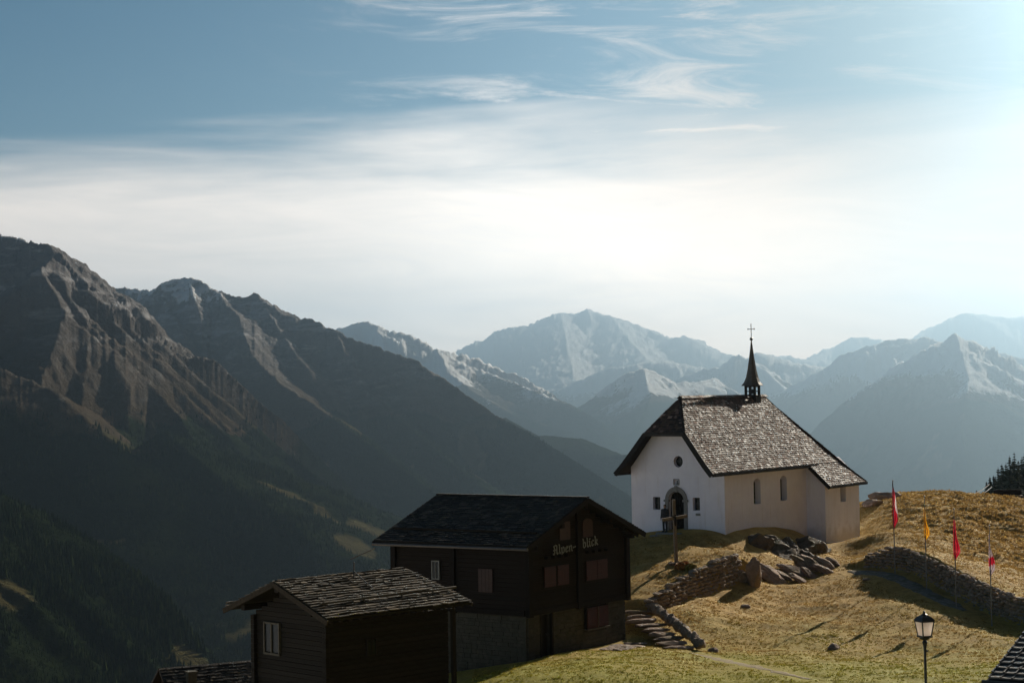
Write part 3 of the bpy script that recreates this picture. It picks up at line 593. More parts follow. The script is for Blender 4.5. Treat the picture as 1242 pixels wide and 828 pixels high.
slabs(roof, lambda a, s: (a, prof_v(z_at(s))-.0, z_at(s)+.05), uprows, lambda s: (front_u(z_at(s)), hip_u(z_at(s))), .27, .03, rng=rngc)
def farcol(s):
    z = z_at(s); f = front_u(z); f = f+1.2 if z < 6.3 else f+1.2*(8.45-z)/2.15; return (f, hip_u(z))
slabs(roof, Sfar, [s38]+[s for s in rows if s > s38+.12], farcol, .45, .03, rng=rngc)
# half hip over the front gable
def Ship(a, s):      # s from 0 (bottom) to 1
    z = 6.3+2.15*s; return (front_u(z)+(a-1.6)/(3.4)*1.15*(1-s), a, z)
hr = [i/15 for i in range(16)]
slabs(roof, Ship, hr, lambda s: (prof_v(6.3+2.15*s)+.02, 6.6-prof_v(6.3+2.15*s)-.02), .27, .028, rng=rngc)
# rear hip
slabs(roof, lambda a, s: (18.05-(18.05-12.65)*s, a, 2.42+6.03*s), [i/26 for i in range(27)], lambda s: (-1.78+5.08*s, 8.38-5.08*s), .6, .03, rng=rngc)
roof_o = roof.build('roof', M['chapel_slate'], chapel)
# boarding under the slabs
dk = MB()
def sheet(mb, a, b, c, d, t=.10):
    a, b, c, d = map(Vector, (a, b, c, d)); n = (b-a).cross(d-a).normalized(); n = n if n.z > 0 else -n
    q = [a-n*t, b-n*t, c-n*t, d-n*t]; mb.hexa(q+[p-n*.012 for p in (a, b, c, d)])
zz = [z for z, _ in PROF]
for z0, z1 in zip(zz[:-1], zz[1:]):
    if z0 < 3.75: sheet(dk, (11.8, prof_v(z0), z0), (hip_u(z0), prof_v(z0), z0), (hip_u(z1), prof_v(z1), z1), (11.8, prof_v(z1), z1))
    else:
        sheet(dk, (front_u(z0), prof_v(z0), z0+.03), (hip_u(z0), prof_v(z0), z0+.03), (hip_u(z1), prof_v(z1), z1+.03), (front_u(z1), prof_v(z1), z1+.03))
        def fu(z): return farcol(float(np.interp(z, zs, al)))[0]
        sheet(dk, (fu(z0), 6.6-prof_v(z0), z0), (hip_u(z0), 6.6-prof_v(z0), z0), (hip_u(z1), 6.6-prof_v(z1), z1), (fu(z1), 6.6-prof_v(z1), z1))
dk.add([(-2.15, 1.62, 6.27), (-1.0, 4.98, 6.27), (.6, 3.3, 8.40), (-2.05, 1.62, 6.2), (-.95, 4.98, 6.2), (.7, 3.3, 8.3)], [(0,1,2),(3,5,4),(0,3,4,1),(1,4,5,2),(2,5,3,0)])
dk.build('roof_boarding', M['black_wood'], roof_o)
# fascia boards and ridge caps
fb = MB()
for z0, z1 in zip(zz[:-1], zz[1:]):
    if z0 >= 3.75 and z1 <= 6.35:
        fb.beam((front_u(z0)-.05, prof_v(z0), z0-.08), (front_u(z1)-.05, prof_v(z1), z1-.08), .09, .34, (1, 0, 0) if False else (0, -.6, .8))
        fb.beam((fu(z0)-.05, 6.6-prof_v(z0), z0-.12), (fu(z1)-.05, 6.6-prof_v(z1), z1-.12), .09, .30, (0, .6, .8))
fb.beam((-2.22, 1.55, 6.2), (-1.02, 5.05, 6.2), .10, .22)
fb.beam((-2.45, -.47, 3.74), (13.0, -.47, 3.74), .10, .20)
fb.beam((11.72, -1.84, 2.34), (18.1, -1.84, 2.34), .10, .18); fb.beam((11.72, -1.85, 2.30), (11.72, -.40, 3.66), .12, .26)
fb.beam((fu(3.8), 7.05, 3.70), (16.6, 7.05, 3.70), .10, .18)
hp = [(hip_u(z)+.02, prof_v(z), z+.02) for z in (2.42, 3.2, 4.37, 5.3, 6.4, 7.4, 8.45)]
for a, b_ in zip(hp[:-1], hp[1:]): fb.beam(a, b_, .12, .12)
for k in range(7): fb.beam((12.6+k*.85, -1.75, 2.32), (12.6+k*.85, -1.2, 2.55), .10, .14)
fb.build('fascia', M['black_wood'], roof_o)
rc = MB()
u = .55
while u < 12.6:
    w = rngc.uniform(.35, .5); rc.beam((u, 3.22, 8.50+rngc.uniform(-.01, .01)), (u+w+.03, 3.22, 8.50), .26, .035, (0, -.6, .8)); rc.beam((u, 3.40, 8.49), (u+w, 3.40, 8.49), .26, .035, (0, .6, .8)); u += w
for i in range(11):
    z0 = 6.35+2.1*i/11; z1 = z0+.23
    rc.beam((front_u(z0)-.02, prof_v(z0)-.02, z0+.07), (front_u(z1)-.02, prof_v(z1)-.02, z1+.07), .17, .03, (-.4, -.4, .8), rngc.random()*.3)
rc.build('ridge_slabs', M['chapel_slate'], roof_o)

# walls with real openings, cut once by boolean
def cut(obj, cutters):
    cs = []
    for mb in cutters:
        c = mb.build('cutter', M['plaster']); c.matrix_world = obj.matrix_world; cs.append(c)
        mo = obj.modifiers.new('b', 'BOOLEAN'); mo.object = c; mo.solver = 'EXACT'; mo.operation = 'DIFFERENCE'
    bpy.context.view_layer.update(); dg = bpy.context.evaluated_depsgraph_get()
    me = bpy.data.meshes.new_from_object(obj.evaluated_get(dg)); obj.modifiers.clear(); old = obj.data; obj.data = me
    for c in cs: bpy.data.objects.remove(c)
def under(z): return prof_v(z)+.13
wall = MB()
pf = [(0, 0, -2.4), (0, 0, 4.13), (0, .60, 4.85), (0, 1.75, 6.30), (0, 2.2, 6.58), (0, 4.4, 6.58), (0, 4.85, 6.30), (0, 6.0, 4.85), (0, 6.6, 4.13), (0, 6.6, -2.4)]
wall.prism(pf, (12.3, 0, 0)); wall_o = wall.build('wall', M['plaster'], None)
cuts = []
def arch(v0, v1, z0, zs_, zt, n=10, ax=0):
    pts = [(v0, z0), (v1, z0), (v1, zs_)]; c = (v0+v1)/2; r = (v1-v0)/2
    pts += [(c+r*math.cos(t), zs_+(zt-zs_)*math.sin(t)) for t in [math.pi*i/n for i in range(1, n)]]+[(v0, zs_)]; return pts
def cutprism(pts, fa, off):
    c = MB(); c.prism([fa(a, b_) for a, b_ in pts], off); cuts.append(c)
front = lambda a, b_: (-.1, a, b_)
cutprism(arch(2.84, 3.92, .1, 2.05, 2.60), front, (.55, 0, 0))
for v0, v1 in ((4.53, 5.05), (1.73, 2.22)): cutprism([(v0, 1.44), (v1, 1.44), (v1, 2.24), (v0, 2.24)], front, (.45, 0, 0))
cutprism([(3.2+.33*math.cos(t), 4.47+.36*math.sin(t)) for t in [2*math.pi*i/20 for i in range(20)]], front, (.5, 0, 0))
cutprism([(3.19, 3.02), (3.51, 3.02), (3.51, 3.36), (3.19, 3.36)], front, (.22, 0, 0))
side = lambda a, b_: (a, -.1, b_)
for u0, u1 in ((4.05, 5.05), (8.0, 9.0)): cutprism(arch(u0, u1, 1.62, 2.95, 3.25), side, (0, .6, 0))
cut(wall_o, cuts); wall_o.parent = chapel
an = MB(); an.prism([(12.05, -1.35, -3.2), (12.05, -1.35, 2.72), (12.05, .1, 4.15), (12.05, 6.4, 4.15), (12.05, 8.0, 2.6), (12.05, 8.0, -3.2)], (5.75, 0, 0)); an_o = an.build('sacristy_wall', M['plaster'], None)
cuts = []; cutprism([(14.6, 1.2), (15.5, 1.2), (15.5, 2.18), (14.6, 2.18)], lambda a, b_: (a, -1.45, b_), (0, .55, 0)); cut(an_o, cuts); an_o.parent = chapel
# panes and bars inside the openings
def window_front(v0, v1, z0, z1, name='window'):
    f = MB(); f.box((.30, v0, z0), (.33, v1, z1)); g = f.build(name, M['glass'], chapel)
    f = MB(); f.beam((.28, (v0+v1)/2, z0), (.28, (v0+v1)/2, z1), .04, .04, (1,0,0)); f.beam((.275, v0, (z0+z1)/2), (.275, v1, (z0+z1)/2), .04, .04)
    f.build('glazing_bar', M['iron'], g)
window_front(4.5, 5.08, 1.4, 2.3); window_front(1.7, 2.25, 1.4, 2.3)
f = MB(); f.tube([(.36, 3.2, 4.47), (.38, 3.2, 4.47)], .34, 20); ocu = f.build('round_window', M['glass'], chapel)
f = MB(); f.beam((.33, 3.2, 4.1), (.33, 3.2, 4.84), .035, .035, (1,0,0)); f.beam((.325, 2.86, 4.47), (.325, 3.54, 4.47), .035, .035); f.build('glazing_bar', M['iron'], ocu)
for u0 in (4.0, 7.95):
    f = MB(); f.box((u0, .42, 1.5), (u0+1.1, .45, 3.3)); g = f.build('window', M['glass'], chapel)
    f = MB(); [f.beam((u0+.05+.25*k, .40, 1.6), (u0+.05+.25*k, .40, 3.25), .025, .025, (1,0,0)) for k in range(5)]; [f.beam((u0, .395, 1.6+.27*k), (u0+1.1, .395, 1.6+.27*k), .02, .02) for k in range(1, 6)]; f.build('glazing_bar', M['iron'], g)
f = MB(); f.box((14.5, -.98, 1.1), (15.6, -.95, 2.3)); g = f.build('window', M['glass'], chapel); f = MB(); f.beam((15.05, -1.0, 1.1), (15.05, -1.0, 2.3), .05, .04, (1,0,0)); f.build('glazing_bar', M['iron'], g)
# stone surround of the doorway
st = MB(); n = 14
def archpts(hw, zt): return [(3.38-hw*math.cos(t), 2.05+(zt-2.05)*math.sin(t)) for t in [math.pi*i/n for i in range(n+1)]]
oi, oo = archpts(.54, 2.60), archpts(.78, 2.90)
for i in range(n):
    a, b_, c, d = oi[i], oi[i+1], oo[i+1], oo[i]
    st.hexa([(-.06, *a), (-.06, *b_), (.02, *b_), (.02, *a), (-.06, *d), (-.06, *c), (.02, *c), (.02, *d)], .3+.4*((i*7) % 3)/2)
for s in (-1, 1):
    v0, v1 = sorted((3.38+s*.54, 3.38+s*.78)); st.box((-.055, v0, -.2), (.02, v1, 1.96)); st.box((-.13, v0-.06, 1.96), (.02, v1+.06, 2.09)); st.box((-.10, v0-.04, -.2), (.02, v1+.04, .28))
st.box((-.09, 3.29, 2.56), (.0, 3.47, 2.96)); st.build('door_surround', M['trim_stone'], chapel)
dr = MB()
for k in range(8): dr.box((.30, 2.84+k*.136, .05), (.35, 2.966+k*.136, 2.62))
door = dr.build('door', M['dark_wood'], chapel)
lt = MB()
for k in range(6): lt.beam((.26, 2.92+k*.17, 1.15), (.26, 2.92+k*.17, 2.55), .035, .035, (1,0,0))
for k in range(5): lt.beam((.25, 2.86, 1.25+k*.28), (.25, 3.9, 1.25+k*.28), .03, .03)
lt.box((.22, 2.84, .98), (.29, 3.92, 1.10)); lt.build('lattice', M['black_wood'], door)
f = MB(); f.box((-.03, 3.17, 3.0), (.0, 3.53, 3.04)); f.box((-.03, 3.17, 3.34), (.0, 3.53, 3.38)); f.box((-.03, 3.14, 3.0), (.0, 3.19, 3.38)); f.box((-.03, 3.51, 3.0), (.0, 3.56, 3.38)); f.lathe((.1, 3.35, 3.03), [(.07, 0), (.06, .12), (.03, .18), (.05, .22), (.0, .28)], 8); f.build('niche', M['trim_stone'], chapel)
f = MB(); f.box((-.04, 1.72, 1.12), (.0, 2.02, 1.27)); f.build('plaque', M['trim_stone'], chapel)
f = MB(); f.box((-1.1, 2.5, -.30), (-.10, 4.3, .10)); f.box((-1.5, 2.3, -.45), (-1.0, 4.5, -.06)); f.build('doorstep', M['trim_stone'], chapel)
# bell turret
su, sv = 10.95, 3.3
t_ = MB(); t_.box((su-.42, sv-.42, 8.0), (su+.42, sv+.42, 8.55))
for a in (-1, 1):
    for b_ in (-1, 1): t_.box((su+a*.33-.07, sv+b_*.33-.07, 8.5), (su+a*.33+.07, sv+b_*.33+.07, 9.22))
for a in (-1, 1):
    t_.box((su-.40, sv+a*.335-.05, 9.08), (su+.40, sv+a*.335+.05, 9.24)); t_.box((su+a*.335-.05, sv-.3, 9.081), (su+a*.335+.05, sv+.3, 9.239))
    t_.box((su-.27, sv+a*.33-.03, 8.78), (su+.27, sv+a*.33+.03, 8.84)); t_.box((su+a*.33-.03, sv-.27, 8.78), (su+a*.33+.03, sv+.27, 8.84))
turret = t_.build('bell_turret', M['black_wood'], chapel)
sp_m = MB(); nsp = 8; prof = [(9.18, .74), (9.22, .73), (9.42, .56), (9.75, .42), (10.3, .30), (11.0, .19), (11.7, .095), (12.25, .035)]
vs = []; fs = []
for i, (z, r_) in enumerate(prof):
    for k in range(nsp): a = 2*math.pi*(k+.5)/nsp; vs.append((su+r_*math.cos(a), sv+r_*math.sin(a), z))
    if i: fs += [((i-1)*nsp+k, (i-1)*nsp+(k+1) % nsp, i*nsp+(k+1) % nsp, i*nsp+k) for k in range(nsp)]
fs += [tuple(range(nsp))[::-1], tuple(range((len(prof)-1)*nsp, len(prof)*nsp))]; sp_m.add(vs, fs); sp_m.build('spire', M['tile'], turret)
f = MB(); f.lathe((su, sv, 8.62), [(.22, 0), (.19, .05), (.13, .22), (.09, .30), (.0, .34)], 14); f.beam((su-.3, sv, 9.0), (su+.3, sv, 9.0), .05, .05); f.build('bell', M['iron'], turret)
f = MB(); v_, f_ = ICO[2]; f.add(v_*.115+np.array([su, sv, 12.35]), f_); f.build('ball', M['iron'], turret)
f = MB(); f.beam((su, sv, 12.40), (su, sv, 13.40), .035, .035, (1,0,0)); f.beam((su, sv-.24, 13.02), (su, sv+.24, 13.02), .035, .035); f.beam((su-.17, sv, 13.021), (su+.17, sv, 13.021), .035, .035); 
for s_ in (-1, 1): f.box((su-.03, sv+s_*.24-.02, 12.97), (su+.03, sv+s_*.24+.02, 13.07))
f.build('cross', M['iron'], turret)
# ------------------------------------------------------------------ log chalet with lettering
chalet = empty('chalet', CL_O, R(90-CL_AZ), 'large dark log chalet with red shutters and gothic lettering on its gable', 'house')
W_, L_ = 8.3, 7.9; ZS = 2.12; ZE = 5.35; ZR = 7.28; CU = 4.1
bs = MB(); bs.box((0, 0, -2.5), (1.03, L_, ZS)); bs.box((1.9, 0, -2.5), (W_, L_, ZS)); bs.box((1.03, .35, -2.5), (1.9, L_, ZS)); bs.box((1.03, 0, -2.5), (1.9, .35, .02)); bs.box((1.03, 0, 2.0), (1.9, .35, ZS))
base_o = bs.build('stone_base', M['base_stone'], chalet)
bk = MB(); rg = random.Random(5)       # facing stones of the base
for (a0, a1) in ((0, 1.03), (1.9, 4.60), (6.55, W_)):
    if a0 == 1.9: bk.build('facing_stones', M['base_stone'], base_o); bk = MB()
    z = -1.2; bk = MB() if a0 == 0 else bk; bk = bk
    while z < ZS-.02:
        hh = min(rg.uniform(.13, .24), ZS-z); a = a0
        while a < a1-.02:
            w = min(rg.uniform(.25, .6), a1-a); bk.box((a+.008, -.05-rg.random()*.03, z+.008), (a+w-.008, .05, z+hh-.008), rg.random()); a += w
        z += hh
bk2 = bk; bk = MB(); z = -1.2
while z < ZS-.02:
    hh = min(rg.uniform(.13, .24), ZS-z); a = 0
    while a < L_-.02:
        w = min(rg.uniform(.25, .6), L_-a); bk.box((-.05-rg.random()*.03, a+.008, z+.008), (.05, a+w-.008, z+hh-.008), rg.random()); a += w
    z += hh
bk.build('facing_stones', M['base_stone'], base_o); bk = bk2; a0, a1 = 4.60, 6.55; z = -1.2
while z < ZS-.02:
    hh = min(.18, ZS-z); 
    if z+hh < .93 or z > 1.98: bk.box((a0, -.06, z+.006), (a1, .05, z+hh-.006), rg.random())
    z += hh
bk.build('facing_stones', M['base_stone'], base_o)
lg = MB(); z = ZS
while z < ZR-.3:
    h_ = .21; zt = z+h_
    if zt <= ZE+.05: u0, u1 = -.12, W_+.12
    else: k = (ZR-.12-zt)/(ZR-ZE)*(W_/2+.6); u0, u1 = CU-k, CU+k
    if u1-u0 > .3: lg.box((u0, -.16-rg.random()*.02, z+.008), (u1, .04, zt), rg.random())
    if zt <= ZE+.1: lg.box((-.16-rg.random()*.02, -.12, z+.008), (.04, L_+.12, zt), rg.random()); lg.box((W_-.04, -.12, z+.008), (W_+.15, L_+.12, zt), rg.random()); 
    lg.box((max(u0, 0), L_-.04, z+.008), (min(u1, W_), L_+.16, zt), rg.random()) if u1-u0 > .3 else None
    z = zt
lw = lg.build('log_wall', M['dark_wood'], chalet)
pz = MB()
for uu in (-.02, 4.03, W_+.02): pz.box((uu-.16, -.30, ZS-.1), (uu+.16, -.10, ZE if uu != 4.03 else ZR-.35), .1)
for vv in (4.2, L_): pz.box((-.30, vv-.14, ZS-.1), (-.10, vv+.14, ZE), .1)
pz.box((-.18, -.24, ZS-.04), (W_+.18, -.02, ZS+.22), .2); pz.box((-.24, -.02, ZS-.04), (-.02, L_+.1, ZS+.22), .2)
for k in range(4):
    for s_ in (2.15, 5.6): pz.box((s_-.9+k*.55, -.36, 4.62), (s_-.72+k*.55, -.1, 4.76), .2)
pz.build('timber_posts', M['dark_wood'], chalet)
# roof
def ch_z(u): return ZR-abs(u-CU)*(ZR-5.29)/(CU+.95)
cr = MB(); sb = MB(); rr = random.Random(8); sl_len = math.hypot(CU+.95, ZR-5.29)
V0, V1 = -.75, L_+.62
def SL(a, s): k = 1-s/sl_len; u_ = CU-(CU+.95)*k; return (u_, a, ch_z(u_)+.10)
def SR(a, s): k = 1-s/sl_len; u_ = CU+(CU+.95)*k; return (u_, a, ch_z(u_)+.10)
rws = list(np.arange(0, sl_len, .21))+[sl_len]
slabs(cr, SL, rws, lambda s: (V0, V1), .36, .03, rng=rr); slabs(cr, SR, rws, lambda s: (V0, V1), .5, .03, rng=rr)
cro = cr.build('roof', M['chalet_slate'], chalet)
for S_ in (SL, SR): sheet(sb, S_(V0, 0), S_(V1, 0), S_(V1, sl_len), S_(V0, sl_len), .14)
sb.build('roof_boarding', M['black_wood'], cro)
for S_ in (SL, SR):
    for vv_ in (V0-.03, V1+.03): vg = MB(); vg.beam(Vector(S_(vv_, -.05))-Vector((0,0,.13)), Vector(S_(vv_, sl_len))-Vector((0,0,.13)), .06, .24); vg.build('verge_board', M['dark_wood'], cro)
for k in range(12):
    rf = MB(); rf.beam((CU-(CU+.85), V0+.4+k*.78, ch_z(-.85)-.10), (CU-(CU-.3), V0+.4+k*.78, ch_z(.3)-.10), .10, .14); rf.build('rafter', M['dark_wood'], cro)
    rf = MB(); rf.beam((W_+.85, V0+.4+k*.78, ch_z(W_+.85)-.10), (W_-.3, V0+.4+k*.78, ch_z(W_-.3)-.10), .10, .14); rf.build('rafter', M['dark_wood'], cro)
for uu, zz_ in ((CU, ZR-.30), (.1, 5.25), (W_-.1, 5.25), (2.1, 6.15), (6.2, 6.15)): rf = MB(); rf.box((uu-.11, V0+.05, zz_-.11), (uu+.11, .2, zz_+.11)); rf.build('purlin', M['dark_wood'], cro)
gp = MB(); gp.tube([(-1.02, V0-.1, ch_z(-1.0)), (-1.02, V1+.05, ch_z(-1.0)-.05)], .07, 8); gp.tube([(-1.02, V1-.1, 5.02), (-1.0, V1+.35, 4.85), (-1.3, V1+1.25, 4.45)], .035, 6); gp.build('gutter', M['zinc'], cro)
sg = MB()
a = CU-(CU+.95)*(1-1.15/sl_len); 
sg.tube([(a, V0+.2, ch_z(a)+.24), (a, V0+5.2, ch_z(a)+.25)], .055, 8); sg.tube([(a-.05, V0+5.0, ch_z(a)+.25), (a-.05, V1-.4, ch_z(a)+.22)], .055, 8); sg.build('snow_guard', M['old_wood'], cro)
f = MB(); f.beam((CU, V0-.02, ZR+.13), (CU, V1, ZR+.13), .30, .05); f.build('ridge_cap', M['chalet_slate'], cro)
# openings
def shutters(u0, u1, z0, z1, mat, gap=.0, lab=None, pane=True):
    mid = (u0+u1)/2; w = MB(); w.box((u0-.06, -.20, z0-.06), (u1+.06, -.17, z1+.06)); wo_ = w.build('window', M['dark_wood'], chalet)
    for a, b_ in ((u0, mid-.02-gap), (mid+.02+gap, u1)):
        s = MB(); n_ = 4; ww = (b_-a)/n_
        for k in range(n_): s.box((a+k*ww+.004, -.25, z0), (a+(k+1)*ww-.004, -.215, z1))
        s.box((a+.02, -.27, z0+.12), (b_-.02, -.245, z0+.2)); s.box((a+.02, -.27, z1-.2), (b_-.02, -.245, z1-.12)); s.build('shutter', mat, wo_)
    return wo_
shutters(1.14, 3.15, 3.3, 4.24, M['red_shutter'], .06); shutters(4.67, 6.5, 3.3, 4.24, M['red_shutter'])
w3 = shutters(4.66, 6.5, .97, 1.97, M['red_shutter']); f = MB(); f.box((4.6, -.30, .88), (6.56, -.05, .955)); f.box((5.56, -.28, .97), (5.60, -.20, 1.97)); f.build('sill', M['pale_wood'], w3)
for u0, u1, z0, z1, ar in ((2.5, 3.36, 5.42, 6.28, 0), (4.45, 5.3, 5.42, 6.32, 1)):
    s = MB(); pts = arch(u0, u1, z0, z1-.2, z1) if ar else [(u0, z0), (u1, z0), (u1, z1), (u0, z1)]; s.prism([(a, -.22, b_) for a, b_ in pts], (0, .05, 0)); so_ = s.build('hatch', M['brown_shutter'], chalet)
def long_opening(v0, v1, z0, z1, mat, name, frame=False):
    s = MB(); n_ = 4
    for k in range(n_): s.box((-.24, v0+(v1-v0)*k/n_+.004, z0), (-.20, v0+(v1-v0)*(k+1)/n_-.004, z1))
    o = s.build(name, mat, chalet)
    if frame:
        f = MB(); t = .055
        f.box((-.27, v0-t, z0-t), (-.19, v0, z1+t)); f.box((-.27, v1, z0-t), (-.19, v1+t, z1+t)); f.box((-.27, v0, z0-t), (-.19, v1, z0)); f.box((-.27, v0, z1), (-.19, v1, z1+t)); f.beam((-.26, (v0+v1)/2, z0), (-.26, (v0+v1)/2, z1), .03, .03, (1,0,0)); f.build('window_frame', M['white_paint'], o)
long_opening(5.05, 5.42, 3.62, 4.42, M['glass'], 'window', True); long_opening(1.8, 2.65, 3.1, 4.2, M['brown_shutter'], 'shutter')
f = MB(); f.box((1.06, .22, .03), (1.87, .28, 1.98)); dd = f.build('door', M['black_wood'], chalet); f = MB(); f.box((1.88, -.10, -.1), (2.0, .05, 2.05)); f.box((.95, -.10, -.1), (1.05, .05, 2.05)); f.build('door_frame', M['old_wood'], dd)
f = MB(); f.lathe((1.78, .2, 1.0), [(.03, 0), (.04, .04), (.02, .08)], 8); f.build('handle', M['iron'], dd)
# lettering: strokes of a broad pen held at 40 degrees
GLY = {'A': (.62, [[(.02,.08),(.12,.0),(.20,.10),(.22,.45),(.16,.80),(.08,.92)], [(.16,.95),(.34,1.0),(.48,.9),(.48,.12),(.56,.0),(.62,.06)], [(.04,.46),(.48,.50)]]),
 'l': (.22, [[(.04,1.0),(.10,.92),(.10,.10),(.18,.0),(.22,.06)]]), 'b': (.42, [[(.02,1.0),(.08,.92),(.08,.08),(.20,.0),(.36,.10),(.36,.48),(.26,.60),(.10,.50)]]),
 'p': (.44, [[(.02,.58),(.10,.50),(.10,-.34)], [(.10,.50),(.26,.62),(.38,.50),(.38,.10),(.26,.0),(.10,.06)]]),
 'e': (.36, [[(.08,.30),(.32,.46),(.22,.62),(.06,.48),(.06,.10),(.18,.0),(.34,.10)]]), 'n': (.46, [[(.02,.58),(.10,.50),(.10,.02)], [(.10,.46),(.26,.62),(.36,.50),(.36,.08),(.44,.0)]]),
 '-': (.36, [[(.04,.34),(.30,.38)]]), 'i': (.22, [[(.02,.60),(.09,.52),(.09,.08),(.18,.0)], [(.06,.82),(.13,.86)]]),
 'c': (.34, [[(.30,.56),(.18,.62),(.06,.48),(.06,.10),(.18,.0),(.32,.10)]]), 'k': (.44, [[(.02,1.0),(.10,.92),(.10,.02)], [(.10,.36),(.30,.60),(.34,.48),(.16,.32)], [(.18,.34),(.34,.06),(.42,.0)]])}
def lettering(txt, u0, u1, z0, z1, H_):
    tot = sum(GLY[c][0]+.10 for c in txt); sx = (u1-u0)/tot; x = 0; mb = MB(); nx, nz = .075*.62, .075*.78
    for c in txt:
        w, strokes = GLY[c]
        for s in strokes:
            for (xa, za), (xb, zb) in zip(s[:-1], s[1:]):
                pa = [(xa-nx, za-nz), (xa+nx, za+nz), (xb+nx, zb+nz), (xb-nx, zb-nz)]
                # pad thin hairlines so that each stroke stays readable
                pts = [(u0+(x+p)*sx, z0+(z1-z0)*((x+p)/tot)+q*H_) for p, q in pa]; yo = -.335-.0012*len(mb.f) % .004
                mb.prism([(p, yo, q) for p, q in pts], (0, .02, 0)); 
                for (p, q) in ((xa, za), (xb, zb)): 
                    c0 = (u0+(x+p)*sx, z0+(z1-z0)*((x+p)/tot)+q*H_); rr_ = .03
                    mb.prism([(c0[0]-rr_, yo-.002, c0[1]), (c0[0], yo-.002, c0[1]-rr_*1.4), (c0[0]+rr_, yo-.002, c0[1]), (c0[0], yo-.002, c0[1]+rr_*1.4)], (0, .018, 0))
        x += w+.10
    return mb.build('lettering', M['letter'], chalet)
M['letter'] = simple('letter_paint', (0.17, 0.17, 0.155), (0.25, 0.25, 0.225), 20, 0.6, 0.1, 0.01)
lettering('Alpen-', 1.75, 3.72, 4.80, 4.90, .42); lettering('blick', 4.25, 5.62, 4.94, 5.02, .42)

# ------------------------------------------------------------------ small cabin in front
cabin = empty('cabin', CB_O, R(90-CB_AZ), 'low weathered log cabin with a pole lying across its slab roof', 'cabin')
CW, CLn, CE, CR_, CC = 4.55, 5.8, 2.45, 3.72, 2.2
lg = MB(); rg = random.Random(15); z = -3.2
while z < CR_-.3:
    h_ = .19; zt = z+h_
    if zt <= CE+.02: v0, v1 = 0, CW
    else: k = (CR_-.15-zt)/(CR_-CE)*(CW/2+.3); v0, v1 = CC-k, CC+k
    if v1-v0 > .3: lg.box((-.10-rg.random()*.03, v0-.15, z+.012), (.08, v1+.15, zt), rg.random()); lg.box((CLn-.08, v0-.1, z+.012), (CLn+.10, v1+.1, zt), rg.random())
    if zt <= CE+.02: lg.box((-.28, -.12-rg.random()*.03, z+.012), (CLn+.25, .08, zt), rg.random()); lg.box((-.28, CW-.08, z+.012), (CLn+.25, CW+.12, zt), rg.random())
    z = zt
lg.box((.05, .05, -3.2), (CLn-.05, CW-.05, CE-.1), .2)
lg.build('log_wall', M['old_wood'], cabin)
def cb_z(v): return CR_-abs(v-CC)*(CR_-2.50)/3.25
sl2 = math.hypot(3.25, CR_-2.5); U0, U1 = -.95, 6.55
def CS(side):
    def S(a, s): k = 1-s/sl2; v = CC-side*3.25*k; return (a, v, cb_z(v)+.10)
    return S
cr = MB(); rr = random.Random(18); rws = list(np.arange(0, sl2, .2))+[sl2]
for sd_ in (1, -1): slabs(cr, CS(sd_), rws, lambda s: (U0, U1-.75*s/sl2), .38, .045, rng=rr)
cro = cr.build('roof', M['cabin_slate'], cabin); sb = MB()
for sd_ in (1, -1): S_ = CS(sd_); sheet(sb, S_(U0, 0), S_(U1, 0), S_(U1-.75, sl2), S_(U0, sl2), .12)
sb.build('roof_boarding', M['old_wood'], cro)
M['verge_wood'] = simple('verge_wood', (0.035, 0.025, 0.016), (0.07, 0.05, 0.032), 8, .8, spec=.15)
for sd_ in (1, -1):
    S_ = CS(sd_); vg = MB(); vg.beam(Vector(S_(U0-.03, -.1))-Vector((0,0,.10)), Vector(S_(U0-.03, sl2+.02))-Vector((0,0,.10)), .06, .20); vg.build('verge_board', M['verge_wood'], cro)
    vg = MB(); vg.beam(Vector(S_(U1+.02, 0))-Vector((0,0,.12)), Vector(S_(U1-.73, sl2))-Vector((0,0,.12)), .05, .16); vg.build('verge_board', M['verge_wood'], cro)
for k in range(15): rf = MB(); rf.beam((U0+.3+k*.48, CC-3.2, cb_z(CC-3.2)-.06), (U0+.3+k*.48, .3, cb_z(.3)-.06), .09, .12); rf.build('rafter', M['old_wood'], cro)
for vv in (CC, .15, CW-.15): rf = MB(); rf.box((U0+.1, vv-.11, cb_z(vv)-.34), (.3, vv+.11, cb_z(vv)-.12)); rf.build('purlin', M['old_wood'], cro)
sg = MB(); vv = CC-3.25*(1-.95/sl2); zc = cb_z(vv)+.26
for a, b_, dz in ((-.55, 1.7, 0), (1.55, 3.6, .035), (3.5, 5.0, .06), (4.9, 6.5, .02)): sg.tube([(a, vv, zc+dz), (b_, vv, zc+dz+.02)], .05, 8)
for a in (-.4, 1.6, 3.55, 5.2): sg.box((a, vv-.03, zc-.2), (a+.05, vv+.03, zc+.06))
sg.build('snow_guard', M['pale_wood'], cro)
f = MB(); v2 = CC+3.1; f.tube([(-1.0, v2, cb_z(v2)+.24), (2, v2, cb_z(v2)+.26)], .05, 8); f.build('snow_guard', M['pale_wood'], cro)
f = MB(); f.tube([(2.75, CC-.4, cb_z(CC-.4)+.1), (2.75, CC-.4, cb_z(CC)+.62)], .035, 6); f.beam((2.75, CC-.4, cb_z(CC)+.25), (2.78, CC-1.6, cb_z(CC-1.6)+.18), .03, .03); f.build('vent_pipe', M['iron'], cro)
f = MB(); f.box((-.17, 2.95, .92), (-.13, 3.85, 2.02)); g_ = f.build('window', M['glass'], cabin)
f = MB()
for a in (2.88, 3.38, 3.85): f.box((-.22, a, .85), (-.12, a+.07, 2.05))
f.box((-.22, 2.88, .80), (-.12, 3.92, .88)); f.box((-.22, 2.88, 2.02), (-.12, 3.92, 2.09)); f.build('window_frame', M['pale_wood'], g_)
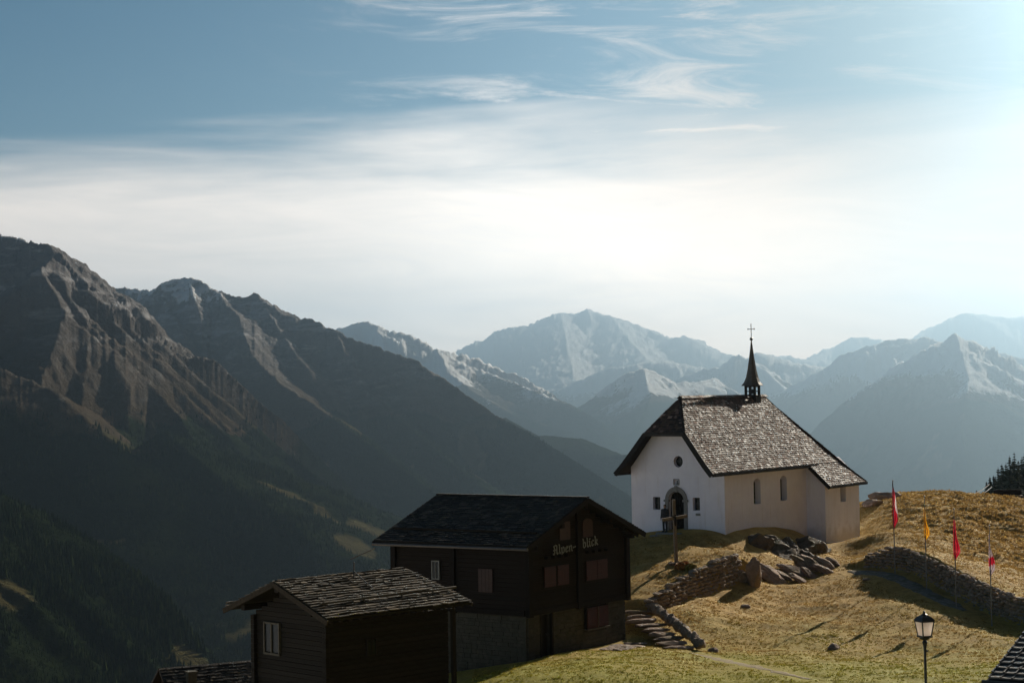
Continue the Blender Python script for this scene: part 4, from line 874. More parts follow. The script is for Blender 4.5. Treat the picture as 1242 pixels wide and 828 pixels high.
f = MB(); f.box((1.75, -.20, .9), (2.15, -.155, 1.45)); g_ = f.build('window', M['glass'], cabin)
f = MB(); f.box((1.69, -.23, .85), (1.75, -.14, 1.5)); f.box((2.15, -.23, .85), (2.21, -.14, 1.5)); f.box((1.93, -.22, .9), (1.97, -.15, 1.45)); f.build('window_frame', M['old_wood'], g_)
f = MB(); f.beam((5.95, -.55, -2.6), (5.95, -.55, 2.35), .16, .16, (1,0,0)); f.build('porch_post', M['old_wood'], cabin)
f = MB()
for k in range(3): f.box((.2, -.25, -.9-k*.4), (.75, -.16, -.7-k*.4))
f.build('hatch', M['dark_wood'], cabin)

# ------------------------------------------------------------------ valley house below the cabin (only its roof shows) and tiled roof at the right
def house(name, O, azd, w, l, ze, zr, label, roofmat, wallmat, chim=None, ov=.6):
    e = empty(name, O, R(90-azd), label, 'house')
    mb = MB(); mb.prism([(0, 0, -9), (0, 0, ze), (0, w/2, zr-.12), (0, w, ze), (0, w, -9)], (l, 0, 0)); mb.build('wall', wallmat, e)
    sl = math.hypot(w/2+ov, (zr-ze)*(w/2+ov)/(w/2)); zl = zr-(zr-ze)*(w/2+ov)/(w/2); r = MB(); sb = MB(); rg = random.Random(4)
    for s in (-1, 1):
        def S(a, q, s=s): k = 1-q/sl; return (a, w/2+s*(w/2+ov)*k, zr-(zr-zl)*k+.1)
        slabs(r, S, list(np.arange(0, sl, .3))+[sl], lambda q: (-ov, l+ov), .4, .03, rng=rg); sheet(sb, S(-ov, 0), S(l+ov, 0), S(l+ov, sl), S(-ov, sl), .12)
    ro = r.build('roof', roofmat, e); sb.build('roof_boarding', M['old_wood'], ro)
    if chim: 
        c = MB(); a, b_, h = chim; c.box((a, b_, zr-1.2), (a+.6, b_+.6, zr+h)); c.box((a-.06, b_-.06, zr+h), (a+.66, b_+.66, zr+h+.1)); c.build('chimney', M['base_stone'], ro)
    return e
O_ = at(280, 843, 122); house('house', (O_[0]-3.2, O_[1], O_[2]-2.0), 62, 7.0, 9.0, 0.9, 3.4, 'dim slate roofed house with one chimney below the cabin', M['chalet_slate'], M['old_wood'], (.9, 1.6, -.15))

tr_O = at(1198, 823, 50); barn = empty('tiled_roof_house', tr_O, R(90-36), 'low building with a dark tiled roof in the bottom right corner', 'house')
tl = MB(); rg = random.Random(23); pit = math.tan(R(18)); nr_, nc_ = 17, 22
for j in range(nr_):
    for k in range(nc_):
        a = j*.30; c = k*.33+(.0 if j % 2 else .02); z0 = a*pit
        x0, x1 = a, a+.34; y0, y1 = -c-.315, -c
        t = .05; jz = rg.uniform(-.006, .006)
        tl.hexa([(x0, y0, z0+t-.03+jz), (x0, y1, z0+t-.03), (x1, y1, z0+.34*pit-.02), (x1, y0, z0+.34*pit-.02), (x0, y0+.02, z0+t+.015+jz), (x0, y1-.02, z0+t+.015), (x1, y1-.02, z0+.34*pit+.01), (x1, y0+.02, z0+.34*pit+.01)], rg.random())
        tl.beam((x0, y1-.01, z0+t+.02), (x1, y1-.01, z0+.34*pit+.03), .05, .03, r=rg.random())
to_ = tl.build('roof', M['tile'], barn)
f = MB(); f.hexa([(-.05, -7.3, -.16), (-.05, .02, -.16), (5.2, .02, 5.2*pit-.16), (5.2, -7.3, 5.2*pit-.16), (-.05, -7.3, -.03), (-.05, .02, -.03), (5.2, .02, 5.2*pit-.03), (5.2, -7.3, 5.2*pit-.03)]); f.build('roof_boarding', M['black_wood'], to_)
f = MB(); f.tube([(-.1, .12, -.08), (-.1, -7.3, -.10)], .07, 8); f.tube([(-.1, .3, -.14), (-.1, -.2, -.12)], .035, 6); f.build('gutter', M['iron'], to_)
f = MB(); f.box((.35, -7.2, -4.4), (5, -.45, .02)); f.build('wall', M['old_wood'], barn)

# ------------------------------------------------------------------ dry stone walls
def stone_wall(name, W, Hh, thick, label, lean=.08, seed=1, sub=1, top=True, extra=0.0, offset=.25):
    g = random.Random(seed); P = np.array(W); seg = np.linalg.norm(np.diff(P[:, :2], axis=0), axis=1); s = np.r_[0, np.cumsum(seg)]; mb = MB(); k = 0
    t = 0.0
    zg = lambda x, y: float((zbase(np.array([x]), np.array([y]))+steps(np.array([x]), np.array([y])))[0])
    rows = int(max(Hh)/.19)+2
    for j in range(rows):
        t = g.uniform(0, .2)
        while t < s[-1]:
            w = g.uniform(.22, .5); hh = float(np.interp(t, s, Hh))+extra; x = np.interp(t, s, P[:, 0]); y = np.interp(t, s, P[:, 1])
            x1 = np.interp(min(t+.3, s[-1]), s, P[:, 0]); y1 = np.interp(min(t+.3, s[-1]), s, P[:, 1]); a = math.atan2(y1-y, x1-x) if t+.3 < s[-1] else a
            z = -.15+j*.19
            if z < hh+.05:
                nx, ny = -math.sin(a), math.cos(a); o = z*lean+g.uniform(-.08, .08)+.12
                top_ = z+.19 >= hh+.05
                zb = zg(x-nx*.35, y-ny*.35)
                d = thick*(.55 if not top_ else .8)
                add_rock(mb, (x+nx*(o+d*.35), y+ny*(o+d*.35), zb+z+.08), (w*.56, d*.75, g.uniform(.085, .14)), sub, 9, a+g.uniform(-.25, .25), g.uniform(-.15, .15), seed*1000+k, .06, g.random()); k += 1
            t += w*.92
    o = mb.build(name, M['wall_stone'], fix=False); return tag(o, label, 'wall')
w1 = stone_wall('dry_stone_wall', WALL1, WALL1H, .5, 'sunlit dry stone wall climbing from the steps to the upright boulder', seed=2, sub=2, extra=.12, lean=.15)
w2 = stone_wall('dry_stone_wall', WALL2, WALL2H, .5, 'long shaded dry stone wall running down right behind the four flags', seed=3, sub=1, extra=.10)

# ------------------------------------------------------------------ steps with kerb stones
A_ = at(766, 737, 95.5); B_ = at(826, 789, 88); A_[2] = gz(A_[0], A_[1])+.05; B_[2] = gz(B_[0], B_[1])
stp = tag(bpy.data.objects.new('stone_steps', None), 'flight of rough stone steps beside the dark chalet', 'steps'); COL.objects.link(stp); stp.location = A_
dirv = Vector(B_-A_); ns = 9; hor = Vector((dirv.x, dirv.y, 0)).normalized(); sidev = Vector((-hor.y, hor.x, 0)); g = random.Random(9)
ang = math.atan2(sidev.y, sidev.x)
for k in range(ns):
    mb = MB(); c = dirv*((k+.6)/ns)+Vector((0, 0, .02)); w = g.uniform(.75, .95)
    add_rock(mb, c+sidev*g.uniform(-.06, .06)-Vector((0,0,.04)), (w, .36, .13), 2, 9, ang+g.uniform(-.08, .08), 0, 500+k, .05); mb.build('step', M['rock'], stp, fix=False)
mb = MB()
for k in range(22):
    c = dirv*((k+.3)/22)+sidev*1.12+Vector((0, 0, .16)); add_rock(mb, c, (g.uniform(.3, .45), g.uniform(.2, .28), g.uniform(.25, .34)), 2, 9, ang+1.57+g.uniform(-.3, .3), 0, 540+k, .06, g.random())
mb.build('kerb', M['wall_stone'], stp, fix=False)

# ------------------------------------------------------------------ rocks
def rock_thing(name, pieces, label, cat, mat='rock', group=None):
    mb = MB()
    for p in pieces: add_rock(mb, *p)
    o = mb.build(name, M[mat], fix=False); return tag(o, label, cat, group)
def lz(px, py, Y, dz=0): p = at(px, py, Y); return (p[0], p[1], gz(p[0], p[1])+dz)
c = lz(905, 697, 103.9, .55)
rock_thing('boulder', [((c[0]+.45, c[1], c[2]+.05), (.52, .45, .95), 3, 12, .3, .05, 61, .06)], 'upright grey boulder at the top end of the sunlit stone wall', 'boulder')
c = lz(899, 688, 104.4, .1); rock_thing('rock', [(c, (.5, .45, .45), 3, 11, .8, .1, 63, .06)], 'rough block wedged between the sunlit stone wall and the upright boulder', 'rock', 'wall_stone')
pcs = []; g = random.Random(31)
for (u_, v_, z_, sx, sy, sz, rz) in ((1.7,-1.1,-.55,1.7,1.2,.95,.2),(3.4,-1.3,-.9,1.9,1.3,1.2,-.2),(5.2,-1.7,-1.3,1.9,1.3,1.2,.4),(2.4,-2.4,-1.5,1.8,1.2,1.0,.1),(4.6,-2.8,-1.9,1.8,1.1,1.0,.5),(7.2,-1.7,-1.4,2.0,1.3,1.2,0),(9.4,-1.9,-1.9,1.8,1.1,1.0,.2)):
    p = ch(u_, v_, z_-.38); pcs.append((tuple(p), (sx*1.1, sy, sz*.9), 4, 12, R(56)+rz, g.uniform(-.15, .15), 70+int(u_*10), .09))
rock_thing('rock_outcrop', pcs, 'shaded grey rock outcrop directly under the chapel side wall', 'rock', 'shaded_moss_rock')
pcs = []
for i, (px, py, Y, sx, sy, sz, rz, tx) in enumerate(((975,676,110.5,1.0,.55,.8,.9,.4),(990,688,110,.9,.5,.7,1.0,.5),(965,690,109,1.1,.5,.6,1.0,.3),(983,700,108.3,.8,.45,.5,.8,.5),(1003,684,110.6,.9,.4,.6,1.1,.5),(1000,698,109,.7,.4,.45,1.1,.4),(950,698,107.5,.8,.4,.45,.9,.4),(970,706,107,.7,.4,.35,.8,.4),(1012,676,111.3,.7,.4,.5,1.1,.5),(987,668,112,.9,.6,.5,.9,.4))):
    c = lz(px, py, Y, .15); pcs.append((c, (sy*1.3, sx*.95, sz*.42), 4, 10, 1.25+(rz-.9)*.8, tx*1.15, 120+i, .07))
rock_thing('rock_outcrop', pcs, 'sunlit jagged brown rocks below the sacristy corner', 'rock')
pcs = []
for i, (px, py, Y, s) in enumerate(((930,700,107.2,1.1),(940,704,106.6,.9))): c = lz(px, py, Y, .12); pcs.append((c, (s*.8, s*1.3, s*.38), 4, 10, 1.1, .5, 150+i, .07))
rock_thing('rock', pcs, 'tilted reddish rock slab catching the sun right of the boulder', 'rock')
sm = [(905,732,99,.20,'small white stone lying in the grass below the rock slab'),(1051,699,104.5,.18,'pale stone lying in grass left of the first flag pole'),(1012,785,88.5,.3,'low brown rock half sunk in the lower meadow'),(865,787,88,.28,'dark mossy stone in grass right of the steps'),(1074,610,137,.8,'dark rock outcrop on the knoll beside the chapel'),(1058,613,134,.7,'low rock on the knoll nearest the chapel wall')]
for i, (px, py, Y, s, lab) in enumerate(sm):
    c = lz(px, py, Y, s*.15); rock_thing('rock', [(c, (s*1.4, s, s*.6), 3, 10, i*.7, .1, 160+i, .08)], lab, 'rock', 'wall_stone' if i < 2 else 'rock')
pcs = []
for i in range(14): px = 1165+i*2.6+g.uniform(-3, 3); py = 684+i*.9+g.uniform(-3, 3); s = g.uniform(.15, .38); pcs.append((lz(px, py, 114-i*.15, .05), (s*1.3, s, s*.6), 2, 9, g.uniform(0, 3), .1, 190+i, .08))
rock_thing('rock_outcrop', pcs, 'row of small pale rocks in the knoll slope behind the right flags', 'rock', 'wall_stone')
# paving slabs at the chalet corner
pcs = []
for i in range(18): p = CLM @ Vector((6.3+g.uniform(-1.6, 1.4), -1.1+g.uniform(-.9, .7), 0)); pcs.append(((p.x, p.y, gz(p.x, p.y)+.02), (g.uniform(.3, .5), g.uniform(.2, .35), .06), 2, 8, g.uniform(0, 3), 0, 220+i, .04, g.random()))
rock_thing('paving', pcs, 'flat stepping stones laid in grass at the chalet foot', 'paving', 'wall_stone')

# ------------------------------------------------------------------ wooden cross, shrub
X0 = at(820.5, 680, 102.3); X0[2] = gz(X0[0], X0[1])
cr_ = empty('wayside_cross', X0, R(14), 'tall weathered wooden cross standing before the chapel door', 'cross')
top = 3.62; f = MB(); f.beam((0, 0, -.3), (-.10, 0, top), .17, .15, (0,1,0)); f.build('post', M['cross_wood'] if 'cross_wood' in M else simple('cross_wood', (0.12, 0.09, 0.065), (0.22, 0.17, 0.12), 9, .8, sc=(1,1,.3)), cr_)
f = MB(); f.beam((-.80, -.02, 2.50), (.66, -.02, 2.68), .15, .17); f.build('crossbar', bpy.data.materials['cross_wood'], cr_)
f = MB(); f.tube([(-.07, -.14, 2.15), (-.06, -.15, 2.45), (-.07, -.15, 2.68)], [.03, .06, .045], 8); f.tube([(-.28, -.13, 2.72), (-.07, -.15, 2.60), (.14, -.13, 2.76)], .022, 6); f.add(ICO[2][0]*.05+np.array([-.07, -.17, 2.76]), ICO[2][1]); f.build('crucifix_figure', M['old_wood'], cr_)
f = MB()
for k in range(7): t = k*.9; add_rock(f, (.32*math.cos(t), .28*math.sin(t), .02), (.2, .16, .14), 1, 8, t, 0, 260+k); 
f.build('foot_stones', M['rock'], cr_, fix=False)
def shrub(name, P, rx, rz, n, cols, label, cat='shrub', seed=1, leaf=.05):
    g = np.random.default_rng(seed); e = empty(name, P, 0, label, cat)
    d = g.normal(size=(n, 3)); d /= np.linalg.norm(d, axis=1)[:, None]; rr = g.uniform(.35, 1, n)**.6; c = d*rr[:, None]*np.array([rx, rx*.8, rz]); c[:, 2] = np.abs(c[:, 2])
    a = g.normal(size=(n, 3)); a /= np.linalg.norm(a, axis=1)[:, None]; b_ = np.cross(a, g.normal(size=(n, 3))); b_ /= np.linalg.norm(b_, axis=1)[:, None]
    s = leaf*g.uniform(.6, 1.4, n)[:, None]; V = np.stack([c-a*s-b_*s*.5, c+a*s-b_*s*.5, c+a*s*.6+b_*s, c-a*s*.6+b_*s], 1)
    m, nt, b = newmat('leaves_'+name); L(nt, MIX(nt, attr(nt, 'rnd'), cols[0], cols[1]), b.inputs['Base Color'])
    o = np_mesh('foliage', V.reshape(-1, 3), np.arange(n*4).reshape(-1, 4), m, {'rnd': np.repeat(g.uniform(0, 1, n), 4)}, False); o.parent = e
    f = MB()
    for k in range(9): t = g.uniform(0, 6.28); f.tube([(0, 0, -.1), (rx*.4*math.cos(t), rx*.4*math.sin(t), rz*.5), (rx*.7*math.cos(t), rx*.7*math.sin(t), rz*.8)], [.015, .01, .004], 5)
    f.build('twigs', M['dark_wood'], e); return e
shrub('shrub', lz(829, 686, 101.2, 0), .52, .42, 900, ((0.32, 0.09, 0.025), (0.5, 0.26, 0.05)), 'small orange autumn shrub right of the wooden cross', seed=3)
shrub('shrub', lz(838, 689, 100.8, 0), .38, .34, 500, ((0.16, 0.14, 0.03), (0.34, 0.26, 0.06)), 'small yellow green shrub beside the orange one', seed=5)

# ------------------------------------------------------------------ flags
def flagmat(name, kind):
    m, nt, b = newmat(name); s = attr(nt, 'fs'); w = attr(nt, 'fw')
    red, white, yel, dark = (0.50, 0.018, 0.04), (0.75, 0.66, 0.66), (0.72, 0.36, 0.025), (0.06, 0.05, 0.06)
    if kind == 'red_stripe': c = MIX(nt, RAMP(nt, MATH(nt, 'ADD', w, MATH(nt, 'MULTIPLY', MATH(nt, 'ABSOLUTE', MATH(nt, 'SUBTRACT', s, .5)), -1.6)), [(0.52, 0.0), (0.56, 1.0)]), red, white); c = MIX(nt, RAMP(nt, s, [(0.10, 1.0), (0.3, 0.0)]), c, dark)
    elif kind == 'yellow': c = yel
    elif kind == 'red': c = MIX(nt, RAMP(nt, s, [(0.78, 0.0), (0.82, 1.0), (0.86, 0.0)]), red, (0.6, 0.12, 0.12))
    else: c = MIX(nt, RAMP(nt, MATH(nt, 'ADD', s, MATH(nt, 'MULTIPLY', w, .12)), [(0.60, 0.0), (0.64, 1.0), (0.80, 1.0), (0.84, 0.0)]), (0.50, 0.40, 0.42), red)
    if isinstance(c, tuple): b.inputs['Base Color'].default_value = (*c, 1)
    else: L(nt, c, b.inputs['Base Color'])
    tr = N(nt, 'ShaderNodeBsdfTranslucent'); ms = N(nt, 'ShaderNodeMixShader'); ms.inputs[0].default_value = 0.45
    if isinstance(c, tuple): tr.inputs[0].default_value = (*c, 1)
    else: L(nt, c, tr.inputs[0])
    L(nt, b.outputs[0], ms.inputs[1]); L(nt, tr.outputs[0], ms.inputs[2]); out = [n for n in nt.nodes if n.type == 'OUTPUT_MATERIAL'][0]; L(nt, ms.outputs[0], out.inputs[0]); return m
def flag(px, py, Y, H_, top_gap, length, width, kind, label, seed, wtop=.15):
    p = at(px, py, Y); p[2] = gz(p[0], p[1]); e = empty('flag_pole', p, R(-8), label, 'flag', 'flags in a row beside the stone wall')
    f = MB(); f.tube([(0, 0, -.3), (0, 0, H_*.5), (0, 0, H_)], [.035, .03, .018], 8); f.build('pole', M['steel'], e)
    f = MB(); f.add(ICO[2][0]*.045+np.array([0, 0, H_+.03]), ICO[2][1]); f.build('finial', M['steel'], e)
    g = np.random.default_rng(seed); ns_, nw = 60, 26; V = []; fs_, fw = [], []
    phs = g.uniform(0, 6.28, 4)
    for i in range(ns_):
        s = i/(ns_-1); wd = width*(wtop+(1-wtop)*min(1, s/.68)**1.2); 
        if s > .84: wd *= max(.16, 1-(s-.84)/.16*.85)
        for j in range(nw):
            w = j/(nw-1); fold = math.sin(w*15+phs[0]+s*2.0)*.075*(.35+s)*(.4+.6*min(1, s*2)); x = -.035-wd*.12+wd*w+.03*math.sin(s*7+phs[1])*w
            y = fold+.03*math.sin(s*11+w*5+phs[2]); z = H_-top_gap-s*length-w*.35*length*.12*(1+math.sin(phs[3]))-.06*math.sin(w*15+phs[0])*s
            V.append((x, y, z)); fs_.append(s); fw.append(w)
    i = np.arange(ns_*nw).reshape(ns_, nw); F = np.stack([i[:-1, :-1], i[:-1, 1:], i[1:, 1:], i[1:, :-1]], -1).reshape(-1, 4)
    o = np_mesh('flag_cloth', np.array(V), F, flagmat('flag_'+kind, kind), {'fs': fs_, 'fw': fw}); o.parent = e
    return e
flag(1085.5, 692, 105, 5.30, .02, 2.65, .36, 'red_stripe', 'red flag with a white stripe, nearest the chapel', 1, .10)
flag(1124, 717, 101, 5.20, .55, 1.75, .28, 'yellow', 'yellow flag hanging limp, second of the row from the chapel', 2, .10)
flag(1160, 738, 97, 5.25, .50, 2.05, .32, 'red', 'plain red flag hanging limp between the yellow and the pale one', 3, .15)
flag(1203, 757, 93.5, 5.1, .35, 2.05, .27, 'pale', 'pale pink flag with a red band, farthest from the chapel', 4, .12)

# ------------------------------------------------------------------ street lamp
P = at(1121.5, 770, 58); zg_ = gz(P[0], P[1]); Hl = P[2]-zg_
lamp = empty('street_lamp', (P[0], P[1], zg_), R(20), 'black lantern street lamp in the meadow foreground', 'street lamp')
f = MB(); f.lathe((0, 0, -.2), [(.13, 0), (.13, .25), (.09, .32), (.075, 1.0), (.085, 1.05), (.05, 1.12), (.042, Hl-.3), (.06, Hl-.1), (.085, Hl-.02), (.05, Hl+.05), (.05, Hl+.2)], 16); f.build('pole', M['iron'], lamp, smooth=False)
z0 = Hl+.0; hb_, ht_ = .15, .215
fr = MB(); fr.box((-hb_-.03, -hb_-.03, z0-.06), (hb_+.03, hb_+.03, z0)); 
for a in (-1, 1):
    for b_ in (-1, 1): fr.beam((a*hb_, b_*hb_, z0), (a*ht_, b_*ht_, z0+.45), .03, .03, (1, 0, 0))
for s_ in (-1, 1):
    fr.beam((-ht_, s_*ht_, z0+.45), (ht_, s_*ht_, z0+.45), .035, .035); fr.beam((s_*ht_, -ht_, z0+.451), (s_*ht_, ht_, z0+.451), .035, .035)
fr.lathe((0, 0, z0-.16), [(.05, 0), (.15, .05), (.17, .08), (.05, .10)], 12)
fro = fr.build('lantern_frame', M['iron'], lamp)
m, nt, b = newmat('milk_glass'); b.inputs['Base Color'].default_value = (0.85, 0.74, 0.68, 1); b.inputs['Roughness'].default_value = .35
tr = N(nt, 'ShaderNodeBsdfTranslucent'); tr.inputs[0].default_value = (0.95, 0.86, 0.80, 1); ms = N(nt, 'ShaderNodeMixShader'); ms.inputs[0].default_value = .8; L(nt, b.outputs[0], ms.inputs[1]); L(nt, tr.outputs[0], ms.inputs[2]); L(nt, ms.outputs[0], [n for n in nt.nodes if n.type == 'OUTPUT_MATERIAL'][0].inputs[0])
for k in range(4):
    a = k*math.pi/2; ca, sa = math.cos(a), math.sin(a); rot = lambda x, y, z: (x*ca-y*sa, x*sa+y*ca, z)
    f = MB(); f.add([rot(hb_-.003, -hb_+.015, z0+.005), rot(hb_-.003, hb_-.015, z0+.005), rot(ht_-.003, ht_-.02, z0+.44), rot(ht_-.003, -ht_+.02, z0+.44)], [(0, 1, 2, 3)]); f.build('pane', m, fro)
f = MB(); f.add([(x*.25, y*.25, z0+.47) for x, y in ((-1,-1),(1,-1),(1,1),(-1,1))]+[(x*.17, y*.17, z0+.58) for x, y in ((-1,-1),(1,-1),(1,1),(-1,1))]+[(x*.085, y*.085, z0+.64) for x, y in ((-1,-1),(1,-1),(1,1),(-1,1))],
      [(3,2,1,0),(0,1,5,4),(1,2,6,5),(2,3,7,6),(3,0,4,7),(4,5,9,8),(5,6,10,9),(6,7,11,10),(7,4,8,11),(8,9,10,11)])
f.lathe((0, 0, z0+.63), [(.09, 0), (.10, .03), (.05, .06), (.03, .09), (.045, .12), (.0, .16)], 12); f.build('cap', M['iron'], lamp)
f = MB(); f.lathe((.07, 0, z0-.52), [(.03, 0), (.04, .03), (.02, .06)], 8); f.beam((0, 0, z0-.49), (.09, 0, z0-.49), .02, .02); f.build('bracket', M['steel'], lamp)

# ------------------------------------------------------------------ conifers right, bench, cables
m, nt, b = newmat('conifer_needles'); L(nt, MIX(nt, attr(nt, 'rnd'), (0.012, 0.022, 0.014), (0.038, 0.052, 0.026)), b.inputs['Base Color']); b.inputs['Specular IOR Level'].default_value = .1; M['needles'] = m
def conifer(px, top_y, Y, H_, w, label, seed, dens=1.0):
    if px > 1203: top_y -= 8; H_ += 1.1; w *= 1.3; px -= 4
    tp = at(px, top_y, Y); P = (tp[0], tp[1], tp[2]-H_); e = empty('conifer', P, 0, label, 'tree', 'dark conifers on the right skyline')
    f = MB(); f.tube([(0, 0, -4), (0, 0, H_*.6), (0, 0, H_)], [.16, .1, .02], 6); f.build('trunk', M['dark_wood'], e)
    g = np.random.default_rng(seed); V = []; R_ = []
    z = H_*.04
    while z < H_*.985:
        k = 1-z/H_; rad_ = w*(k**.8)*g.uniform(.65, 1.15)+.10; nb = int((7+12*k)*dens)
        for _ in range(nb):
            a = g.uniform(0, 6.28); rl = rad_*g.uniform(.55, 1.1); dr_ = -.30*rl+g.uniform(-.1, .1); rv = g.uniform()
            ca, sa = math.cos(a), math.sin(a)
            for q in range(5):      # sprays along the branch
                s0, s1 = q/5, (q+1.35)/5; hw = (.16+.22*rl)*(1.05-s0)*.9*g.uniform(.7, 1.2)
                p0 = np.array([ca*rl*s0, sa*rl*s0, z+dr_*s0]); p1 = np.array([ca*rl*s1, sa*rl*s1, z+dr_*s1-.06]); sd_ = np.array([-sa, ca, g.uniform(-.5, .1)])*hw
                V += [p0+sd_*.7, p1, p0-sd_*.7]; R_ += [rv]*3
                V += [p0+sd_*.2, p1+np.array([0,0,-.05]), p0+np.array([0, 0, -hw*1.0])]; R_ += [rv]*3
        z += H_*.028*g.uniform(.7, 1.2)
    V = np.array(V); o = np_mesh('crown', V, np.arange(len(V)).reshape(-1, 3), M['needles'], {'rnd': R_}, False); o.parent = e
LAB = ['tiny lone conifer at the left end of the skyline trees','short conifer just right of the tiny lone one','slim conifer standing clear at the left of the dark grove','low bushy conifer under the cables',
       'medium conifer at the left edge of the grove','medium conifer, second into the grove','pointed conifer with a ragged tip in the left of the grove','broad conifer filling the middle of the grove','tall narrow conifer before the tallest pair','tallest left spire of the grove','tallest conifer near the right picture edge','broad conifer at the right picture edge','stout conifer low in front of the grove','short conifer in front of the tall pair','bushy conifer low at the right picture edge','conifer cut by the right picture edge','tall conifer just outside the right edge']
LAB2 = ['wide dark conifer deep inside the grove','wide dark conifer filling a gap left of the pointed pair','wide conifer behind the pointed pair','full skirted conifer in front of the tall pair','wide conifer against the right picture edge behind the others','rounded conifer behind the left part of the grove','little round conifer at the foot of the grove, left']
TR = [(1184.5,594,300,6,1.0),(1192,596,305,5,1.2),(1196.5,584,300,7,1.2),(1201,595,303,6,1.5),(1204.5,585,306,8,1.5),(1209,584,300,8,1.6),(1214.5,574,304,9,1.6),(1219,570,300,10,2.1),(1224,568,308,10,1.6),(1228.5,560,302,11.5,1.8),(1234,556,306,12,1.9),(1239,566,300,10.5,2.0),(1217,586,292,8,2.0),(1228,580,290,8,2.2),(1238,583,291,8,2.3),(1246,557,304,12,2.3),(1254,552,300,13,2.5)]
for i, (px, ty, Y, H_, w) in enumerate(TR): conifer(px, ty, Y, H_, w*1.25, LAB[i], 300+i, 1.3)
for i, (px, ty, Y, H_, w) in enumerate(((1221,576,316,10,2.6),(1226,574,318,10,2.6),(1232,566,318,12,2.8),(1237,570,298,11,2.8),(1243,562,310,12,2.8),(1211,585,312,8,2.3),(1206,592,296,6,2.0))): conifer(px, ty, Y, H_, w, LAB2[i], 350+i, 1.5)
bp = at(1222, 618, 147.5); bz = gz(bp[0], bp[1])
be = empty('log_bench', (bp[0], bp[1], bz), R(-6), 'long wooden bench table on the knoll before the dark conifers', 'bench')
f = MB(); f.box((-1.3, -.3, .52), (1.2, .3, .60)); f.build('table_top', M['pale_wood'], be)
f = MB(); f.box((-1.0, .35, .60), (1.2, .42, 1.05)); f.build('backrest', M['dark_wood'], be)
for a in (-.9, .95): f = MB(); f.box((a-.09, -.25, -.3), (a+.09, .25, .52)); f.build('leg', M['white_paint'] if a > 0 else M['old_wood'], be)
q0, q1 = at(1163, 604, 150), at(1200, 587, 285); q2, q3 = at(1170, 606, 150), at(1203, 590, 285)
for a, b_, lab in ((q0, q1, 'upper of two dark cables rising to the conifers'), (q2, q3, 'lower of two dark cables rising to the conifers')):
    f = MB(); a = Vector(a); b_ = Vector(b_); f.tube([a+(b_-a)*t-Vector((0, 0, 1.2*t*(1-t))) for t in [i/12 for i in range(13)]], .055, 5); o = f.build('cable', M['black_wood']); tag(o, lab, 'cable', 'cables on the right skyline')

# ------------------------------------------------------------------ person in dark clothes at the chapel door
PP = ch(-.62, 3.88, 0); PP.z = ch(0, 0, .10).z
per = empty('person', PP, R(90-CH_AZ)+math.pi*1.0, 'person in dark coat and trousers standing at the left side of the chapel door', 'person')
skin = simple('skin', (0.42, 0.25, 0.18), (0.5, 0.31, 0.23), 10, .6, 0); cloth = simple('dark_coat', (0.016, 0.017, 0.020), (0.028, 0.028, 0.032), 12, .9, .3, .01); jean = simple('dark_trousers', (0.018, 0.020, 0.026), (0.03, 0.032, 0.04), 12, .9, .3, .01); hairm = simple('hair', (0.02, 0.014, 0.01), (0.04, 0.03, 0.02), 30, .6, .3, .005)
def capsule(mb, a, b, r0, r1, n=14, rings=5):
    a = Vector(a); b = Vector(b); d = (b-a).normalized(); pts = []; rad_ = []
    for i in range(rings): t = math.pi/2*i/rings; pts.append(a-d*r0*math.cos(t)); rad_.append(max(r0*math.sin(t), .001))
    pts.append(a); rad_.append(r0); pts.append(b); rad_.append(r1)
    for i in range(1, rings+1): t = math.pi/2*i/rings; pts.append(b+d*r1*math.sin(t)); rad_.append(max(r1*math.cos(t), .001))
    mb.tube(pts, rad_, n)
def ell(mb, c, s, sub=3): v, f = ICO[sub]; mb.add(v*np.array(s)+np.array(c), f)
def remesh(o, vox):
    mo = o.modifiers.new('r', 'REMESH'); mo.mode = 'VOXEL'; mo.voxel_size = vox; mo.use_smooth_shade = True; s_ = o.modifiers.new('s', 'SMOOTH'); s_.factor = .5; s_.iterations = 2
# body: faces +x, y is its left
bd = MB()
ell(bd, (.01, 0, 1.60), (.092, .074, .112)); ell(bd, (.035, 0, 1.545), (.06, .05, .05)); capsule(bd, (.0, 0, 1.40), (.005, 0, 1.52), .052, .048)
bd.tube([(.098, 0, 1.625), (.122, 0, 1.585), (.10, 0, 1.575)], [.008, .016, .012], 8); ell(bd, (.085, 0, 1.545), (.014, .025, .008), 2)
for s_ in (-1, 1): ell(bd, (0, s_*.076, 1.60), (.018, .012, .032), 2); ell(bd, (.082, s_*.030, 1.617), (.012, .014, .010), 2)
ell(bd, (0, 0, 1.25), (.115, .175, .20)); ell(bd, (0, 0, .97), (.115, .16, .14))
for s_ in (-1, 1):
    capsule(bd, (0, s_*.085, .92), (.01, s_*.10, .50), .082, .055); capsule(bd, (.01, s_*.10, .50), (-.01, s_*.105, .09), .055, .038); ell(bd, (.05, s_*.11, .045), (.12, .04, .04))
    capsule(bd, (0, s_*.19, 1.36), (-.02, s_*.235, 1.08), .05, .040)
sh = {-1: ((-.02, -.235, 1.08), (.10, -.225, .86)), 1: ((-.02, .235, 1.08), (.08, .24, .84))}
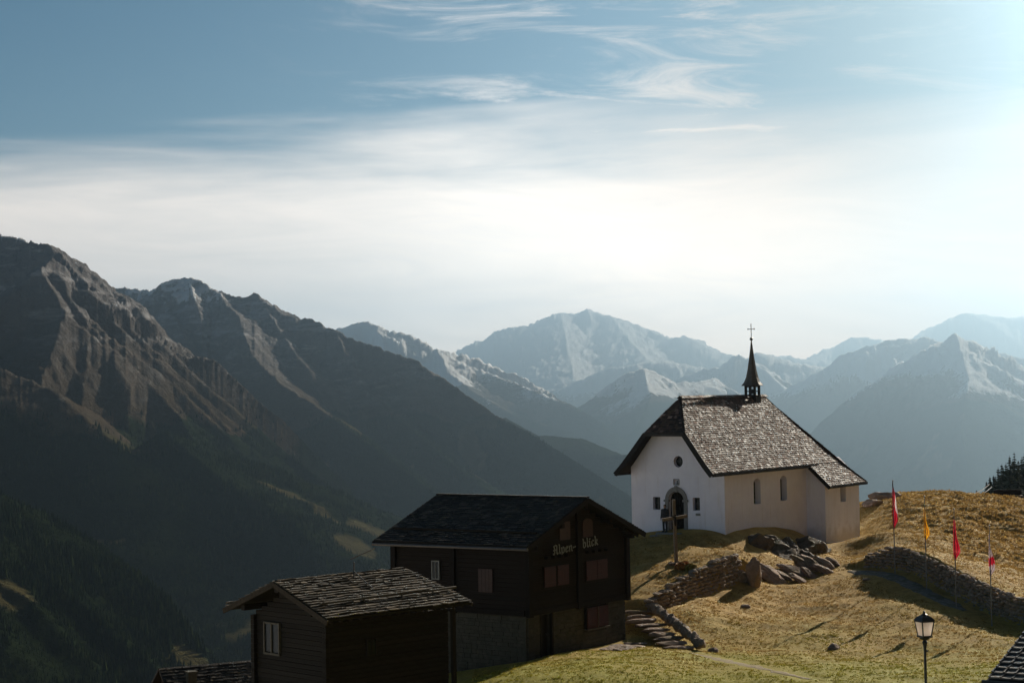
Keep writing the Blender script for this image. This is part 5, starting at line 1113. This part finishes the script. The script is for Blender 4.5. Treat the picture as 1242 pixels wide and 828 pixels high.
for s_ in (-1, 1):
    e_, w_ = sh[s_]; capsule(bd, e_, w_, .038, .026); d = (Vector(w_)-Vector(e_)).normalized(); pc = Vector(w_)+d*.05; ell(bd, pc, (.030, .020, .042), 2)
    for k in range(4): a = pc+Vector((-.024+.016*k, 0, -.025)); L1 = (.038, .045, .042, .032)[k]; m1 = a+d*L1; capsule(bd, a, m1, .0085, .008, 8, 3); capsule(bd, m1, m1+(d+Vector((.1, -s_*.7, 0))).normalized()*L1*.7, .008, .007, 8, 3)
    a = pc+Vector((.028, 0, .012)); capsule(bd, a, a+Vector((.025, -s_*.006, -.03)), .0095, .008, 8, 3); capsule(bd, a+Vector((.025, -s_*.006, -.03)), a+Vector((.03, -s_*.012, -.058)), .008, .007, 8, 3)
bo = bd.build('body', skin, per); remesh(bo, .006)
jk = MB(); ell(jk, (0, 0, 1.23), (.15, .215, .24)); ell(jk, (0, 0, .98), (.155, .20, .20)); ell(jk, (0, 0, 1.38), (.10, .20, .09)); capsule(jk, (0, 0, 1.38), (.0, 0, 1.46), .075, .065)
for s_ in (-1, 1): e_, w_ = sh[s_]; capsule(jk, (0, s_*.19, 1.37), e_, .072, .058); capsule(jk, e_, Vector(e_)+(Vector(w_)-Vector(e_))*.92, .057, .043)
jo = jk.build('coat', cloth, per); remesh(jo, .014)
tr_ = MB(); ell(tr_, (0, 0, .93), (.13, .175, .13))
for s_ in (-1, 1): capsule(tr_, (0, s_*.088, .90), (.01, s_*.10, .50), .100, .074); capsule(tr_, (.01, s_*.10, .50), (-.01, s_*.105, .10), .073, .062)
remesh(tr_.build('trousers', jean, per), .014)
hr_ = MB(); ell(hr_, (-.012, 0, 1.635), (.100, .086, .098)); ell(hr_, (-.045, 0, 1.58), (.065, .078, .09)); ho_ = hr_.build('hair', hairm, per); remesh(ho_, .010)
for s_ in (-1, 1): f = MB(); ell(f, (.05, s_*.11, .045), (.15, .052, .055)); f.box((-.08, s_*.11-.045, -.005), (.18, s_*.11+.045, .03)); f.build('shoe', M['iron'], per)
